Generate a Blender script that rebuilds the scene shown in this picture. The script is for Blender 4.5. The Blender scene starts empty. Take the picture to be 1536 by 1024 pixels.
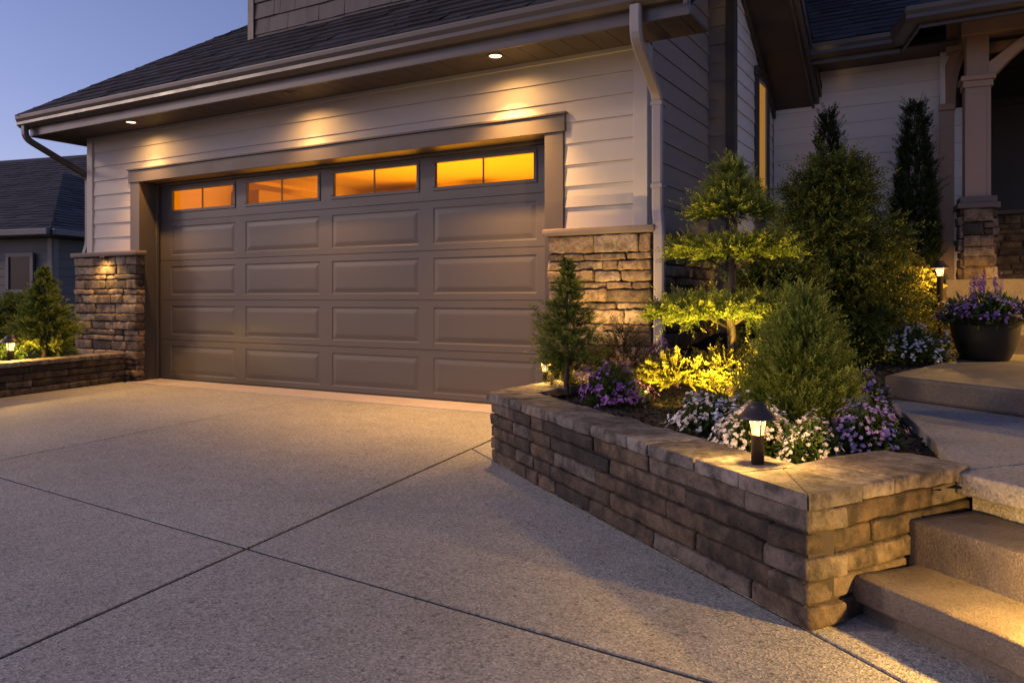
import bpy, math, random
import numpy as np
from mathutils import Vector, Matrix, noise as mnoise
R = math.radians
random.seed(11)
rng = np.random.default_rng(7)
sc = bpy.context.scene
COL = sc.collection

# =====================================================================  frame
# World axes follow the garage: +X runs right along the garage front, +Y runs into
# the house, Z up, ground at 0.  The planter and entry steps stand at an angle:
NX, NY = 0.6164, 0.7886      # "n": away from the driveway, up the steps
SX, SY = 0.7886, -0.6164     # "s": along the step edges
def ns(n, s, z=0.0): return (n*NX + s*SX, n*NY + s*SY, z)

# =====================================================================  node helpers
def new_mat(name):
    m = bpy.data.materials.new(name); m.use_nodes = True
    nt = m.node_tree; nt.nodes.clear()
    out = nt.nodes.new('ShaderNodeOutputMaterial')
    b = nt.nodes.new('ShaderNodeBsdfPrincipled')
    nt.links.new(b.outputs[0], out.inputs[0])
    return m, nt, b, out
def N(nt, typ, **kw):
    n = nt.nodes.new(typ)
    for k, v in kw.items():
        if k in n.inputs: n.inputs[k].default_value = v
        else: setattr(n, k, v)
    return n
def L(nt, a, b): nt.links.new(a, b)
def ramp(nt, fac, stops):
    r = nt.nodes.new('ShaderNodeValToRGB')
    el = r.color_ramp.elements
    while len(el) < len(stops): el.new(0.5)
    for e, (p, c) in zip(el, stops):
        e.position = p; e.color = (*c, 1) if len(c) == 3 else c
    if fac is not None: L(nt, fac, r.inputs[0])
    return r
def mixc(nt, fac, a, b, mode='MIX'):
    m = nt.nodes.new('ShaderNodeMix'); m.data_type = 'RGBA'; m.blend_type = mode
    for sock, val in ((m.inputs[0], fac), (m.inputs[6], a), (m.inputs[7], b)):
        if isinstance(val, (int, float)): sock.default_value = val
        elif isinstance(val, tuple): sock.default_value = (*val, 1)
        else: L(nt, val, sock)
    return m.outputs[2]
def coords(nt, scale=(1, 1, 1)):
    tc = N(nt, 'ShaderNodeTexCoord'); mp = N(nt, 'ShaderNodeMapping')
    mp.inputs['Scale'].default_value = scale
    L(nt, tc.outputs['Object'], mp.inputs[0]); return mp.outputs[0]
def noise_tex(nt, co, scale, detail=4, rough=0.55):
    n = N(nt, 'ShaderNodeTexNoise', Scale=scale, Detail=detail, Roughness=rough)
    L(nt, co, n.inputs['Vector']); return n.outputs['Fac']
def bump(nt, b, h, strength, dist):
    bp = N(nt, 'ShaderNodeBump', Strength=strength, Distance=dist)
    L(nt, h, bp.inputs['Height']); L(nt, bp.outputs[0], b.inputs['Normal'])
def tint(nt):
    a = N(nt, 'ShaderNodeAttribute'); a.attribute_name = 'tint'; return a.outputs['Fac']
def math2(nt, op, a, b):
    m = N(nt, 'ShaderNodeMath', operation=op)
    for i, v in enumerate((a, b)):
        if isinstance(v, (int, float)): m.inputs[i].default_value = v
        else: L(nt, v, m.inputs[i])
    return m.outputs[0]

def paint(name, col, rough=0.5, var=0.10, grain=(1, 1, 1), bumps=0.15, metal=0.0, spec=0.5):
    m, nt, b, _ = new_mat(name)
    co = coords(nt, grain)
    n1 = noise_tex(nt, co, 3.0, 5); n2 = noise_tex(nt, co, 60.0, 3)
    t = tint(nt)
    f = math2(nt, 'ADD', math2(nt, 'MULTIPLY', n1, 0.7), math2(nt, 'MULTIPLY', t, 0.3))
    lo = tuple(c*(1-var) for c in col); hi = tuple(min(1, c*(1+var)) for c in col)
    r = ramp(nt, f, [(0.25, lo), (0.75, hi)])
    L(nt, r.outputs[0], b.inputs['Base Color'])
    b.inputs['Roughness'].default_value = rough; b.inputs['Metallic'].default_value = metal
    b.inputs['Specular IOR Level'].default_value = spec
    rr = ramp(nt, n1, [(0.2, (rough-.08,)*3), (0.8, (rough+.1,)*3)]); L(nt, rr.outputs[0], b.inputs['Roughness'])
    bump(nt, b, n2, bumps, 0.002)
    return m

M = {}
M['siding'] = paint('light_siding', (0.42, 0.395, 0.365), 0.55, 0.05, (0.25, 1, 6))
M['taupe'] = paint('taupe_paint', (0.070, 0.060, 0.054), 0.50, 0.06)
M['door'] = paint('door_paint', (0.080, 0.072, 0.067), 0.44, 0.05, (0.3, 1, 2.5), 0.12)
M['dark_siding'] = paint('dark_taupe_siding', (0.27, 0.215, 0.182), 0.6, 0.10, (1, 0.3, 6))
M['shake'] = paint('shake_siding', (0.100, 0.084, 0.078), 0.65, 0.22, (6, 1, 0.4), 0.3)
M['back_siding'] = paint('grey_siding', (0.80, 0.755, 0.69), 0.6, 0.06, (0.25, 1, 6))
M['gutter'] = paint('gutter_metal', (0.085, 0.073, 0.066), 0.36, 0.05, (1, 1, 1), 0.05, 0.0)
M['downspout'] = paint('downspout_metal', (0.30, 0.275, 0.265), 0.38, 0.06, (3, 3, 0.5), 0.05)
M['soffit'] = paint('soffit_board', (0.070, 0.056, 0.046), 0.6, 0.08)
M['cap'] = paint('stone_cap', (0.165, 0.130, 0.112), 0.75, 0.22, (1, 1, 1), 0.5)
M['bronze'] = paint('bronze_metal', (0.055, 0.042, 0.036), 0.42, 0.12, (1, 1, 1), 0.1, 0.35)
M['pot'] = paint('black_pot', (0.010, 0.010, 0.011), 0.5, 0.2, (1, 1, 1), 0.2, 0.0, 0.35)
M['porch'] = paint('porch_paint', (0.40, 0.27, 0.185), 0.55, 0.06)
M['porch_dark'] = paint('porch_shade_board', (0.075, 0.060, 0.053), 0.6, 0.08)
M['n_siding'] = paint('neighbour_siding', (0.088, 0.088, 0.090), 0.6, 0.08, (0.3, 1, 5))
M['n_trim'] = paint('neighbour_trim', (0.13, 0.13, 0.135), 0.5, 0.05)
M['interior'] = paint('garage_interior', (0.62, 0.50, 0.36), 0.8, 0.08)
M['interior_dark'] = paint('garage_cabinet', (0.30, 0.22, 0.14), 0.6, 0.1)
M['bark'] = paint('bark', (0.085, 0.060, 0.042), 0.9, 0.4, (8, 8, 1.5), 1.0)
M['soil'] = paint('soil', (0.022, 0.017, 0.014), 0.95, 0.4, (4, 4, 4), 1.0)

def stone_mat(name, stops, stain=0.35, bscale=28):
    m, nt, b, _ = new_mat(name)
    co = coords(nt)
    t = tint(nt)
    n1 = noise_tex(nt, co, 9.0, 6, 0.62); n2 = noise_tex(nt, co, bscale, 8, 0.7); n3 = noise_tex(nt, co, 130, 3)
    f = math2(nt, 'ADD', math2(nt, 'MULTIPLY', t, 0.74), math2(nt, 'MULTIPLY', n1, 0.26))
    r = ramp(nt, f, stops)
    st = ramp(nt, n1, [(0.38, (stain,)*3), (0.56, (1, 1, 1))])
    c = mixc(nt, 1.0, r.outputs[0], st.outputs[0], 'MULTIPLY')
    sp = ramp(nt, n2, [(0.34, (0.50,)*3), (0.48, (0.95,)*3), (0.70, (1.40,)*3)])
    c = mixc(nt, 1.0, c, sp.outputs[0], 'MULTIPLY')
    L(nt, c, b.inputs['Base Color']); b.inputs['Roughness'].default_value = 0.82
    h = math2(nt, 'ADD', n2, math2(nt, 'MULTIPLY', n3, 0.35))
    bump(nt, b, h, 0.95, 0.011)
    return m
M['ledger'] = stone_mat('ledger_stone', [(0.15, (0.090, 0.064, 0.044)), (0.38, (0.185, 0.130, 0.084)), (0.6, (0.270, 0.188, 0.116)), (0.85, (0.300, 0.235, 0.175))], 0.45, 40)
M['block'] = stone_mat('wall_block', [(0.15, (0.030, 0.024, 0.019)), (0.36, (0.066, 0.046, 0.030)), (0.58, (0.105, 0.071, 0.043)), (0.85, (0.122, 0.104, 0.088))], 0.30, 22)
M['coping'] = stone_mat('coping_stone', [(0.12, (0.085, 0.076, 0.070)), (0.36, (0.155, 0.138, 0.124)), (0.62, (0.19, 0.152, 0.122)), (0.9, (0.215, 0.202, 0.188))], 0.50, 18)
M['mortar'] = paint('mortar', (0.035, 0.030, 0.027), 0.95, 0.2)

def concrete(name, c0, c1, speck=1.0, sc1=90.0):
    m, nt, b, _ = new_mat(name)
    co = coords(nt)
    big = noise_tex(nt, co, 0.7, 8, 0.66); mid = noise_tex(nt, co, 6.0, 5, 0.6)
    v = N(nt, 'ShaderNodeTexVoronoi', Scale=sc1); L(nt, co, v.inputs['Vector'])
    v2 = N(nt, 'ShaderNodeTexVoronoi', Scale=sc1*0.55); L(nt, co, v2.inputs['Vector'])
    fine = noise_tex(nt, co, sc1*1.6, 3, 0.7)
    base = ramp(nt, math2(nt, 'ADD', math2(nt, 'MULTIPLY', big, 0.62), math2(nt, 'MULTIPLY', mid, 0.38)), [(0.30, tuple(v_*.78 for v_ in c0)), (0.44, c0), (0.68, c1)])
    sep = N(nt, 'ShaderNodeSeparateColor'); L(nt, v.outputs['Color'], sep.inputs[0])
    peb = ramp(nt, sep.outputs[0], [(0.0, (0.52,)*3), (0.30, (0.88,)*3), (0.75, (1.08, 1.05, 1.03)), (1.0, (1.48, 1.42, 1.36))])
    c = mixc(nt, speck, base.outputs[0], peb.outputs[0], 'MULTIPLY')
    sep2 = N(nt, 'ShaderNodeSeparateColor'); L(nt, v2.outputs['Color'], sep2.inputs[0])
    pit = ramp(nt, sep2.outputs[1], [(0.0, (0.5,)*3), (0.06, (1,)*3)])
    c = mixc(nt, speck, c, pit.outputs[0], 'MULTIPLY')
    slabv = ramp(nt, tint(nt), [(0, (.90,)*3), (1, (1.05, 1.045, 1.03))]); c = mixc(nt, 1.0, c, slabv.outputs[0], 'MULTIPLY')
    L(nt, c, b.inputs['Base Color'])
    rr = ramp(nt, mid, [(0.2, (0.62,)*3), (0.8, (0.85,)*3)]); L(nt, rr.outputs[0], b.inputs['Roughness'])
    h = math2(nt, 'ADD', math2(nt, 'MULTIPLY', v.outputs['Distance'], 0.8), math2(nt, 'MULTIPLY', fine, 0.8))
    bump(nt, b, h, 0.55*speck, 0.006)
    return m
M['drive'] = concrete('exposed_aggregate', (0.325, 0.322, 0.285), (0.430, 0.425, 0.378), 1.0, 145)
M['apron'] = concrete('smooth_concrete', (0.43, 0.38, 0.36), (0.52, 0.465, 0.44), 0.2, 120)
M['step'] = concrete('step_concrete', (0.120, 0.101, 0.082), (0.190, 0.163, 0.134), 0.5, 170)
M['landing'] = concrete('landing_concrete', (0.23, 0.222, 0.215), (0.31, 0.30, 0.29), 0.75, 120)

def shingle_mat(name, c0, c1):
    m, nt, b, _ = new_mat(name)
    co = coords(nt); n2 = noise_tex(nt, co, 90, 4, 0.7); n1 = noise_tex(nt, co, 5, 4)
    f = math2(nt, 'ADD', math2(nt, 'MULTIPLY', tint(nt), 0.6), math2(nt, 'MULTIPLY', n2, 0.4))
    r = ramp(nt, f, [(0.15, c0), (0.85, c1)])
    L(nt, r.outputs[0], b.inputs['Base Color']); b.inputs['Roughness'].default_value = 0.85
    bump(nt, b, math2(nt, 'ADD', n2, n1), 0.7, 0.006); return m
M['shingle'] = shingle_mat('roof_shingle', (0.015, 0.015, 0.018), (0.050, 0.048, 0.054))
M['shingle_n'] = shingle_mat('neighbour_shingle', (0.020, 0.020, 0.024), (0.055, 0.054, 0.060))

def leaf_mat(name, stops, trans=0.28, rough=0.55):
    m, nt, b, out = new_mat(name)
    r = ramp(nt, tint(nt), stops)
    L(nt, r.outputs[0], b.inputs['Base Color']); b.inputs['Roughness'].default_value = rough
    b.inputs['Specular IOR Level'].default_value = 0.25
    tr = N(nt, 'ShaderNodeBsdfTranslucent'); L(nt, r.outputs[0], tr.inputs[0])
    mx = N(nt, 'ShaderNodeMixShader'); mx.inputs[0].default_value = trans
    L(nt, b.outputs[0], mx.inputs[1]); L(nt, tr.outputs[0], mx.inputs[2]); L(nt, mx.outputs[0], out.inputs[0])
    return m
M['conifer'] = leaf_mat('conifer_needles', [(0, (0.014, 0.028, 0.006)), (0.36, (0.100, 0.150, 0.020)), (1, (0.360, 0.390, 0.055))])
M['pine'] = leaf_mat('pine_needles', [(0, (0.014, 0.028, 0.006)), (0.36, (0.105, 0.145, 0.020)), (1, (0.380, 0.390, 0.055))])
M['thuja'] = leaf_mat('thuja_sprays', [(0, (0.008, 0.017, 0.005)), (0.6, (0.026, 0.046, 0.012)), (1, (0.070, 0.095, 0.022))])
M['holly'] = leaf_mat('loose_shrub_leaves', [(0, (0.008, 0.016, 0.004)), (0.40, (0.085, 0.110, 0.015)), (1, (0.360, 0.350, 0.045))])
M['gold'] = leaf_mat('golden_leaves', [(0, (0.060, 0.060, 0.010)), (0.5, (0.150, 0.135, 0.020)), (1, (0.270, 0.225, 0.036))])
M['herb'] = leaf_mat('flower_leaves', [(0, (0.018, 0.036, 0.010)), (0.6, (0.050, 0.095, 0.022)), (1, (0.110, 0.160, 0.036))])
M['heather'] = leaf_mat('heather_leaves', [(0, (0.045, 0.030, 0.030)), (0.5, (0.080, 0.085, 0.030)), (1, (0.25, 0.17, 0.13))])
M['white_petal'] = leaf_mat('white_petals', [(0, (0.55, 0.48, 0.50)), (0.5, (0.74, 0.70, 0.70)), (1, (0.85, 0.83, 0.82))], 0.2)
M['purple_petal'] = leaf_mat('purple_petals', [(0, (0.20, 0.07, 0.34)), (0.5, (0.36, 0.14, 0.50)), (1, (0.58, 0.26, 0.60))], 0.2)
M['lilac_petal'] = leaf_mat('lilac_petals', [(0, (0.26, 0.16, 0.40)), (0.5, (0.42, 0.28, 0.55)), (1, (0.60, 0.46, 0.66))], 0.2)
M['violet_petal'] = leaf_mat('violet_petals', [(0, (0.10, 0.04, 0.20)), (0.4, (0.20, 0.09, 0.34)), (0.75, (0.28, 0.20, 0.48)), (1, (0.62, 0.42, 0.60))], 0.2)
M['chips'] = leaf_mat('bark_chips', [(0, (0.010, 0.008, 0.007)), (0.6, (0.032, 0.023, 0.018)), (1, (0.085, 0.060, 0.042))], 0.0, 0.85)
M['lawn'] = leaf_mat('lawn_blades', [(0, (0.018, 0.034, 0.012)), (1, (0.055, 0.085, 0.022))])

def glass_mat():
    m, nt, b, out = new_mat('window_glass')
    tr = N(nt, 'ShaderNodeBsdfTransparent'); tr.inputs[0].default_value = (0.97, 0.95, 0.92, 1)
    gl = N(nt, 'ShaderNodeBsdfGlossy'); gl.inputs['Roughness'].default_value = 0.03
    fr = N(nt, 'ShaderNodeFresnel', IOR=1.10)
    mx = N(nt, 'ShaderNodeMixShader'); L(nt, fr.outputs[0], mx.inputs[0]); L(nt, tr.outputs[0], mx.inputs[1]); L(nt, gl.outputs[0], mx.inputs[2])
    L(nt, mx.outputs[0], out.inputs[0]); return m
M['glass'] = glass_mat()
def dark_glass():
    m, nt, b, out = new_mat('dark_window_glass')
    b.inputs['Base Color'].default_value = (0.02, 0.022, 0.026, 1); b.inputs['Roughness'].default_value = 0.25; b.inputs['Specular IOR Level'].default_value = .2
    n = noise_tex(nt, coords(nt), 2.0, 2); bump(nt, b, n, 0.1, 0.01); return m
M['dark_glass'] = dark_glass()
def emit(name, col, s):
    m, nt, b, out = new_mat(name)
    e = N(nt, 'ShaderNodeEmission', Strength=s); 
    n = noise_tex(nt, coords(nt), 20, 2)
    r = ramp(nt, n, [(0.3, tuple(c*0.9 for c in col)), (0.7, col)])
    L(nt, r.outputs[0], e.inputs['Color'])
    L(nt, e.outputs[0], out.inputs[0]); return m
def lantern_mat():
    m, nt, b, out = new_mat('glowing_lantern_glass')
    tr = N(nt, 'ShaderNodeBsdfTransparent'); e = N(nt, 'ShaderNodeEmission', Strength=2.4); e.inputs[0].default_value = (1.0, .66, .28, 1)
    mx = N(nt, 'ShaderNodeMixShader'); mx.inputs[0].default_value = .40
    L(nt, tr.outputs[0], mx.inputs[1]); L(nt, e.outputs[0], mx.inputs[2]); L(nt, mx.outputs[0], out.inputs[0]); return m
M['bulb'] = emit('warm_bulb', (1.0, 0.62, 0.24), 9.0)
M['bulb_soft'] = emit('warm_diffuser', (1.0, 0.60, 0.22), 3.0)
M['lantern'] = lantern_mat()
M['bulb_path'] = emit('path_bulb', (1.0, 0.60, 0.20), 5.0)

# =====================================================================  mesh builder
class MB:
    def __init__(s): s.v = []; s.f = []; s.t = []; s.sm = []
    def add(s, vs, fs, t=0.5, smooth=False):
        o = len(s.v); s.v.extend(tuple(x) for x in vs)
        for f in fs: s.f.append(tuple(i+o for i in f)); s.t.append(t); s.sm.append(smooth)
    def box(s, a, b, t=0.5):
        x0, y0, z0 = a; x1, y1, z1 = b
        if x0 > x1: x0, x1 = x1, x0
        if y0 > y1: y0, y1 = y1, y0
        if z0 > z1: z0, z1 = z1, z0
        s.add([(x0,y0,z0),(x1,y0,z0),(x1,y1,z0),(x0,y1,z0),(x0,y0,z1),(x1,y0,z1),(x1,y1,z1),(x0,y1,z1)],
              [(0,3,2,1),(4,5,6,7),(0,1,5,4),(1,2,6,5),(2,3,7,6),(3,0,4,7)], t)
    def obox(s, o, ax, ay, az, t=0.5):
        o, ax, ay, az = map(Vector, (o, ax, ay, az))
        vs = [o, o+ax, o+ax+ay, o+ay, o+az, o+ax+az, o+ax+ay+az, o+ay+az]
        s.add(vs, [(0,3,2,1),(4,5,6,7),(0,1,5,4),(1,2,6,5),(2,3,7,6),(3,0,4,7)], t)
    def prism(s, poly, z0, z1, t=0.5):
        n = len(poly)
        vs = [(p[0], p[1], z0) for p in poly] + [(p[0], p[1], z1) for p in poly]
        fs = [tuple(range(n-1, -1, -1)), tuple(range(n, 2*n))] + [(i, (i+1) % n, n+(i+1) % n, n+i) for i in range(n)]
        s.add(vs, fs, t)
    def extrude(s, prof, o, e1, e2, run, t=0.5):      # closed 2-D profile swept along a straight run
        o, e1, e2, run = map(Vector, (o, e1, e2, run)); n = len(prof)
        vs = [o+e1*a+e2*b for a, b in prof]; vs += [p+run for p in vs]
        s.add(vs, [tuple(range(n-1, -1, -1)), tuple(range(n, 2*n))] + [(i, (i+1) % n, n+(i+1) % n, n+i) for i in range(n)], t)
    def lathe(s, prof, c=(0, 0, 0), seg=32, t=0.5, smooth=True):
        vs = []; fs = []; n = len(prof)
        for k in range(seg):
            a = 2*math.pi*k/seg
            for r, z in prof: vs.append((c[0]+r*math.cos(a), c[1]+r*math.sin(a), c[2]+z))
        for k in range(seg):
            k2 = (k+1) % seg
            for i in range(n-1): fs.append((k*n+i, k2*n+i, k2*n+i+1, k*n+i+1))
        s.add(vs, fs, t, smooth)
    def tube(s, pts, rad, seg=8, t=0.5, smooth=True, jit=0.0):
        pts = [Vector(p) for p in pts]; rs = rad if isinstance(rad, (list, tuple)) else [rad]*len(pts)
        vs = []; fs = []
        for i, p in enumerate(pts):
            d = (pts[min(i+1, len(pts)-1)] - pts[max(i-1, 0)]).normalized()
            up = Vector((0, 1, 0)) if abs(d.z) > 0.8 else Vector((0, 0, 1))
            a = d.cross(up).normalized(); b = d.cross(a).normalized()
            for k in range(seg):
                th = 2*math.pi*k/seg; rr = rs[i]*(1+random.uniform(-jit, jit))
                vs.append(p + a*math.cos(th)*rr + b*math.sin(th)*rr)
        for i in range(len(pts)-1):
            for k in range(seg):
                k2 = (k+1) % seg; fs.append((i*seg+k, i*seg+k2, (i+1)*seg+k2, (i+1)*seg+k))
        fs.append(tuple(range(seg-1, -1, -1))); fs.append(tuple((len(pts)-1)*seg+k for k in range(seg)))
        s.add(vs, fs, t, smooth)
    def block(s, o, ax, ay, az, r=0.012, amp=0.006, res=0.05, t=0.5, seed=0.0):
        """rounded rough stone: o corner, three edge vectors"""
        o, ax, ay, az = map(Vector, (o, ax, ay, az))
        lx, ly, lz = ax.length, ay.length, az.length
        ux, uy, uz = ax/lx, ay/ly, az/lz
        def cuts(l):
            n = max(2, int(round(l/res))); e = min(r*0.9, l*0.3)
            return [0, e] + [e+(l-2*e)*k/n for k in range(1, n)] + [l-e, l]
        cx, cy, cz = cuts(lx), cuts(ly), cuts(lz)
        idx = {}; vs = []
        def vid(i, j, k):
            key = (i, j, k)
            if key not in idx:
                p = Vector((cx[i], cy[j], cz[k]))
                rr = min(r, lx*.4, ly*.4, lz*.4)
                q = Vector((min(max(p.x, rr), lx-rr), min(max(p.y, rr), ly-rr), min(max(p.z, rr), lz-rr)))
                d = p-q
                if d.length > 1e-9: nn = d.normalized(); p = q+nn*rr
                else: nn = Vector((0, 0, 0))
                w = o+ux*p.x+uy*p.y+uz*p.z
                sd = Vector((seed*3.1, seed*1.7, seed*2.3))
                nz = mnoise.noise(w*9+sd)*0.6+mnoise.noise(w*26+sd)*0.4
                dn = (ux*nn.x+uy*nn.y+uz*nn.z)
                idx[key] = len(vs); vs.append(w+dn*(nz*amp))
            return idx[key]
        fs = []
        nx, ny, nz_ = len(cx)-1, len(cy)-1, len(cz)-1
        for i in range(nx):
            for j in range(ny):
                fs.append((vid(i,j,0), vid(i,j+1,0), vid(i+1,j+1,0), vid(i+1,j,0)))
                fs.append((vid(i,j,nz_), vid(i+1,j,nz_), vid(i+1,j+1,nz_), vid(i,j+1,nz_)))
        for i in range(nx):
            for k in range(nz_):
                fs.append((vid(i,0,k), vid(i+1,0,k), vid(i+1,0,k+1), vid(i,0,k+1)))
                fs.append((vid(i,ny,k), vid(i,ny,k+1), vid(i+1,ny,k+1), vid(i+1,ny,k)))
        for j in range(ny):
            for k in range(nz_):
                fs.append((vid(0,j,k), vid(0,j,k+1), vid(0,j+1,k+1), vid(0,j+1,k)))
                fs.append((vid(nx,j,k), vid(nx,j+1,k), vid(nx,j+1,k+1), vid(nx,j,k+1)))
        s.add(vs, fs, t, True)
    def build(s, name, mat, parent=None, bevel=0.0):
        me = bpy.data.meshes.new(name)
        off = world_loc(parent) if parent else Vector((0, 0, 0))
        me.from_pydata([(x-off.x, y-off.y, z-off.z) for x, y, z in s.v], [], s.f)
        me.polygons.foreach_set('use_smooth', s.sm)
        at = me.attributes.new('tint', 'FLOAT', 'FACE'); at.data.foreach_set('value', [float(x) for x in s.t])
        me.materials.append(mat); me.update()
        o = bpy.data.objects.new(name, me); COL.objects.link(o)
        if parent: o.parent = parent
        if bevel:
            b = o.modifiers.new('bevel', 'BEVEL'); b.width = bevel; b.segments = 2; b.limit_method = 'ANGLE'; b.angle_limit = R(40)
        return o

def world_loc(o):
    v = Vector((0, 0, 0))
    while o is not None: v += o.location; o = o.parent
    return v
def tag(o, label=None, cat=None, group=None, kind=None):
    if label: o['label'] = label
    if cat: o['category'] = cat
    if group: o['group'] = group
    if kind: o['kind'] = kind
    return o
def thing(name, loc, label, cat, group=None):
    o = bpy.data.objects.new(name, None); o.empty_display_size = 0.1; COL.objects.link(o); o.location = loc
    return tag(o, label, cat, group)
def copy_tree(o, parent=None):
    c = o.copy(); COL.objects.link(c); c.parent = parent
    for ch in list(o.children): copy_tree(ch, c)
    return c
def lamp(name, typ, loc, energy, col, parent=None, **kw):
    d = bpy.data.lights.new(name, typ); d.energy = energy; d.color = col
    for k, v in kw.items(): setattr(d, k, v)
    o = bpy.data.objects.new(name, d); COL.objects.link(o)
    off = world_loc(parent) if parent else Vector((0, 0, 0))
    o.location = Vector(loc)-off
    if parent: o.parent = parent
    return o
def aim(o, frm, to):
    o.rotation_euler = (Vector(to)-Vector(frm)).to_track_quat('-Z', 'Y').to_euler()

# ---------------------------------------------------------------- surfaces made of repeated courses
def laps(mb, o, along, out, L_, z0, z1, course=0.183, gap=None, lo=None, hi=None, lip=0.013):
    """lap siding: courses from z1 downwards; gap=(a0,a1,zmax) leaves a hole; lo(z)/hi(z) clip ends"""
    o, along, out = map(Vector, (o, along, out)); z = z1
    while z > z0+0.01:
        zb = max(z-course, z0)
        a0 = lo(zb) if lo else 0.0; a1 = hi(zb) if hi else L_
        segs = [(a0, a1)]
        if gap and zb < gap[2]-0.02: segs = [(a0, gap[0]), (gap[1], a1)]
        for (p, q) in segs:
            if q-p < 0.02: continue
            cutsx = [p]
            x = p+random.uniform(1.5, 3.6)
            while x < q-0.6: cutsx.append(x); x += random.uniform(2.4, 3.6)
            cutsx.append(q)
            for c0, c1 in zip(cutsx, cutsx[1:]):
                c1b = c1-0.0015
                l2 = lip+random.uniform(-.0015, .0015)
                pt = lambda a, d, zz: o+along*a+out*d+Vector((0, 0, zz))
                vs = [pt(c0, 0.002, z), pt(c1b, 0.002, z), pt(c1b, l2, zb), pt(c0, l2, zb),
                      pt(c0, 0.0, zb+.004), pt(c1b, 0.0, zb+.004), pt(c0, 0, z), pt(c1b, 0, z)]
                mb.add(vs, [(3,2,1,0), (4,5,2,3), (0,6,4,3), (1,2,5,7)], random.random())
        z = zb
def shingles(mb, o, along, up, nrm, rows, expo, lo, hi, tabw=0.30, lift=0.018):
    o, along, up, nrm = map(Vector, (o, along, up, nrm))
    for r in range(rows):
        y0 = r*expo; y1 = y0+expo*1.25
        a0, a1 = lo(y0), hi(y0); b0, b1 = lo(y0+expo), hi(y0+expo)
        if a1-a0 < .02: break
        x = a0-random.uniform(0, tabw)
        while x < a1:
            w = tabw*random.uniform(.55, 1.25); c0, c1 = max(x, a0), min(x+w-0.006, a1)
            if c1-c0 > .01:
                li = lift*random.uniform(.55, 1.15)
                t0 = min(max(c0, b0), b1); t1 = min(max(c1, b0), b1)
                P = lambda a, y, h: o+along*a+up*y+nrm*h
                vs = [P(c0,y0,li), P(c1,y0,li), P(t1,y1,.002), P(t0,y1,.002), P(c0,y0,0), P(c1,y0,0)]
                mb.add(vs, [(0,1,2,3), (4,5,1,0)], random.random())
            x += w
def ledger(mb, o, along, out, L_, H, depth=0.10, hmin=0.055, hmax=0.125, lmin=0.13, lmax=0.46, res=0.045, amp=0.020):
    """dry-stacked veneer stones standing on an upright plane"""
    o, along, out = map(Vector, (o, along, out)); z = 0.0
    while z < H-0.02:
        h = min(random.uniform(hmin, hmax), H-z)
        if H-z-h < 0.05: h = H-z
        x = 0.0
        while x < L_-0.01:
            w = random.uniform(lmin, lmax)
            if L_-x-w < lmin*0.7: w = L_-x
            d = depth+random.uniform(-0.016, 0.016)
            parts = [(z, h)]
            if h > 0.125 and w < 0.3 and random.random() < 0.4:
                hh = h*random.uniform(.4, .6); parts = [(z, hh), (z+hh, h-hh)]
            for (zz, h2) in parts:
                g = 0.005
                mb.block(o+along*(x+g)+Vector((0,0,zz+g)), along*(w-2*g), out*(d+random.uniform(-.006,.006)), Vector((0,0,h2-2*g)),
                         r=0.011, amp=amp, res=res, t=random.random(), seed=random.uniform(0, 40))
            x += w
        z += h

# ---------------------------------------------------------------- foliage
def unit(a): return a/np.maximum(np.linalg.norm(a, axis=-1, keepdims=True), 1e-9)
def quads_object(name, V, T, mat, parent=None):
    """V: (n,4,3) quads, T: (n,) tint"""
    n = len(V); me = bpy.data.meshes.new(name)
    off = np.array(world_loc(parent)) if parent else np.zeros(3)
    co = (V.reshape(-1, 3)-off).astype(np.float32)
    me.vertices.add(4*n); me.vertices.foreach_set('co', co.ravel())
    me.loops.add(4*n); me.loops.foreach_set('vertex_index', np.arange(4*n, dtype=np.int32))
    me.polygons.add(n); me.polygons.foreach_set('loop_start', np.arange(0, 4*n, 4, dtype=np.int32))
    me.update(calc_edges=True)
    at = me.attributes.new('tint', 'FLOAT', 'FACE'); at.data.foreach_set('value', np.clip(T, 0, 1).astype(np.float32))
    me.materials.append(mat)
    o = bpy.data.objects.new(name, me); COL.objects.link(o)
    if parent: o.parent = parent
    return o
def sprays(P, D, Ls, K=9, nl=0.05, nw=0.007, spread=0.85, t0=None, tipgain=0.50, flat=1.0):
    n = len(P); D = unit(D)
    rnd = unit(rng.normal(size=(n, 3))); side = unit(np.cross(D, rnd)); nor = np.cross(D, side)
    Ls = Ls*np.where(rng.random(n) < .10, 1.45, 1.0)
    tk = np.linspace(0.08, 1.0, K)
    sg = np.where(np.arange(K) % 2 == 0, 1.0, -1.0); sg[-1] = 0
    org = P[:, None]+D[:, None]*(Ls[:, None, None]*tk[None, :, None])
    org = org + np.array([0, 0, -1.0])*(Ls[:, None, None]*0.18*(tk**2)[None, :, None])
    sj = sg[None, :, None]*spread*(1+rng.normal(size=(n, K, 1))*.15)
    dirs = unit(D[:, None]*0.75+side[:, None]*sj+nor[:, None]*rng.normal(size=(n, K, 1))*0.35*flat)
    ln = nl*(1-0.35*tk)[None, :, None]*rng.uniform(.7, 1.25, (n, K, 1))
    wv = unit(np.cross(dirs, nor[:, None]+rng.normal(size=(n, K, 3))*.5))*nw
    a = org; c = org+dirs*ln; m = org+dirs*ln*0.45
    V = np.stack([a, m+wv, c, m-wv], axis=2).reshape(-1, 4, 3)
    base = rng.uniform(0.1, 0.6, n) if t0 is None else t0
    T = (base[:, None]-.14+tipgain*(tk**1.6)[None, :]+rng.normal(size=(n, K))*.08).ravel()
    return V, T
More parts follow.
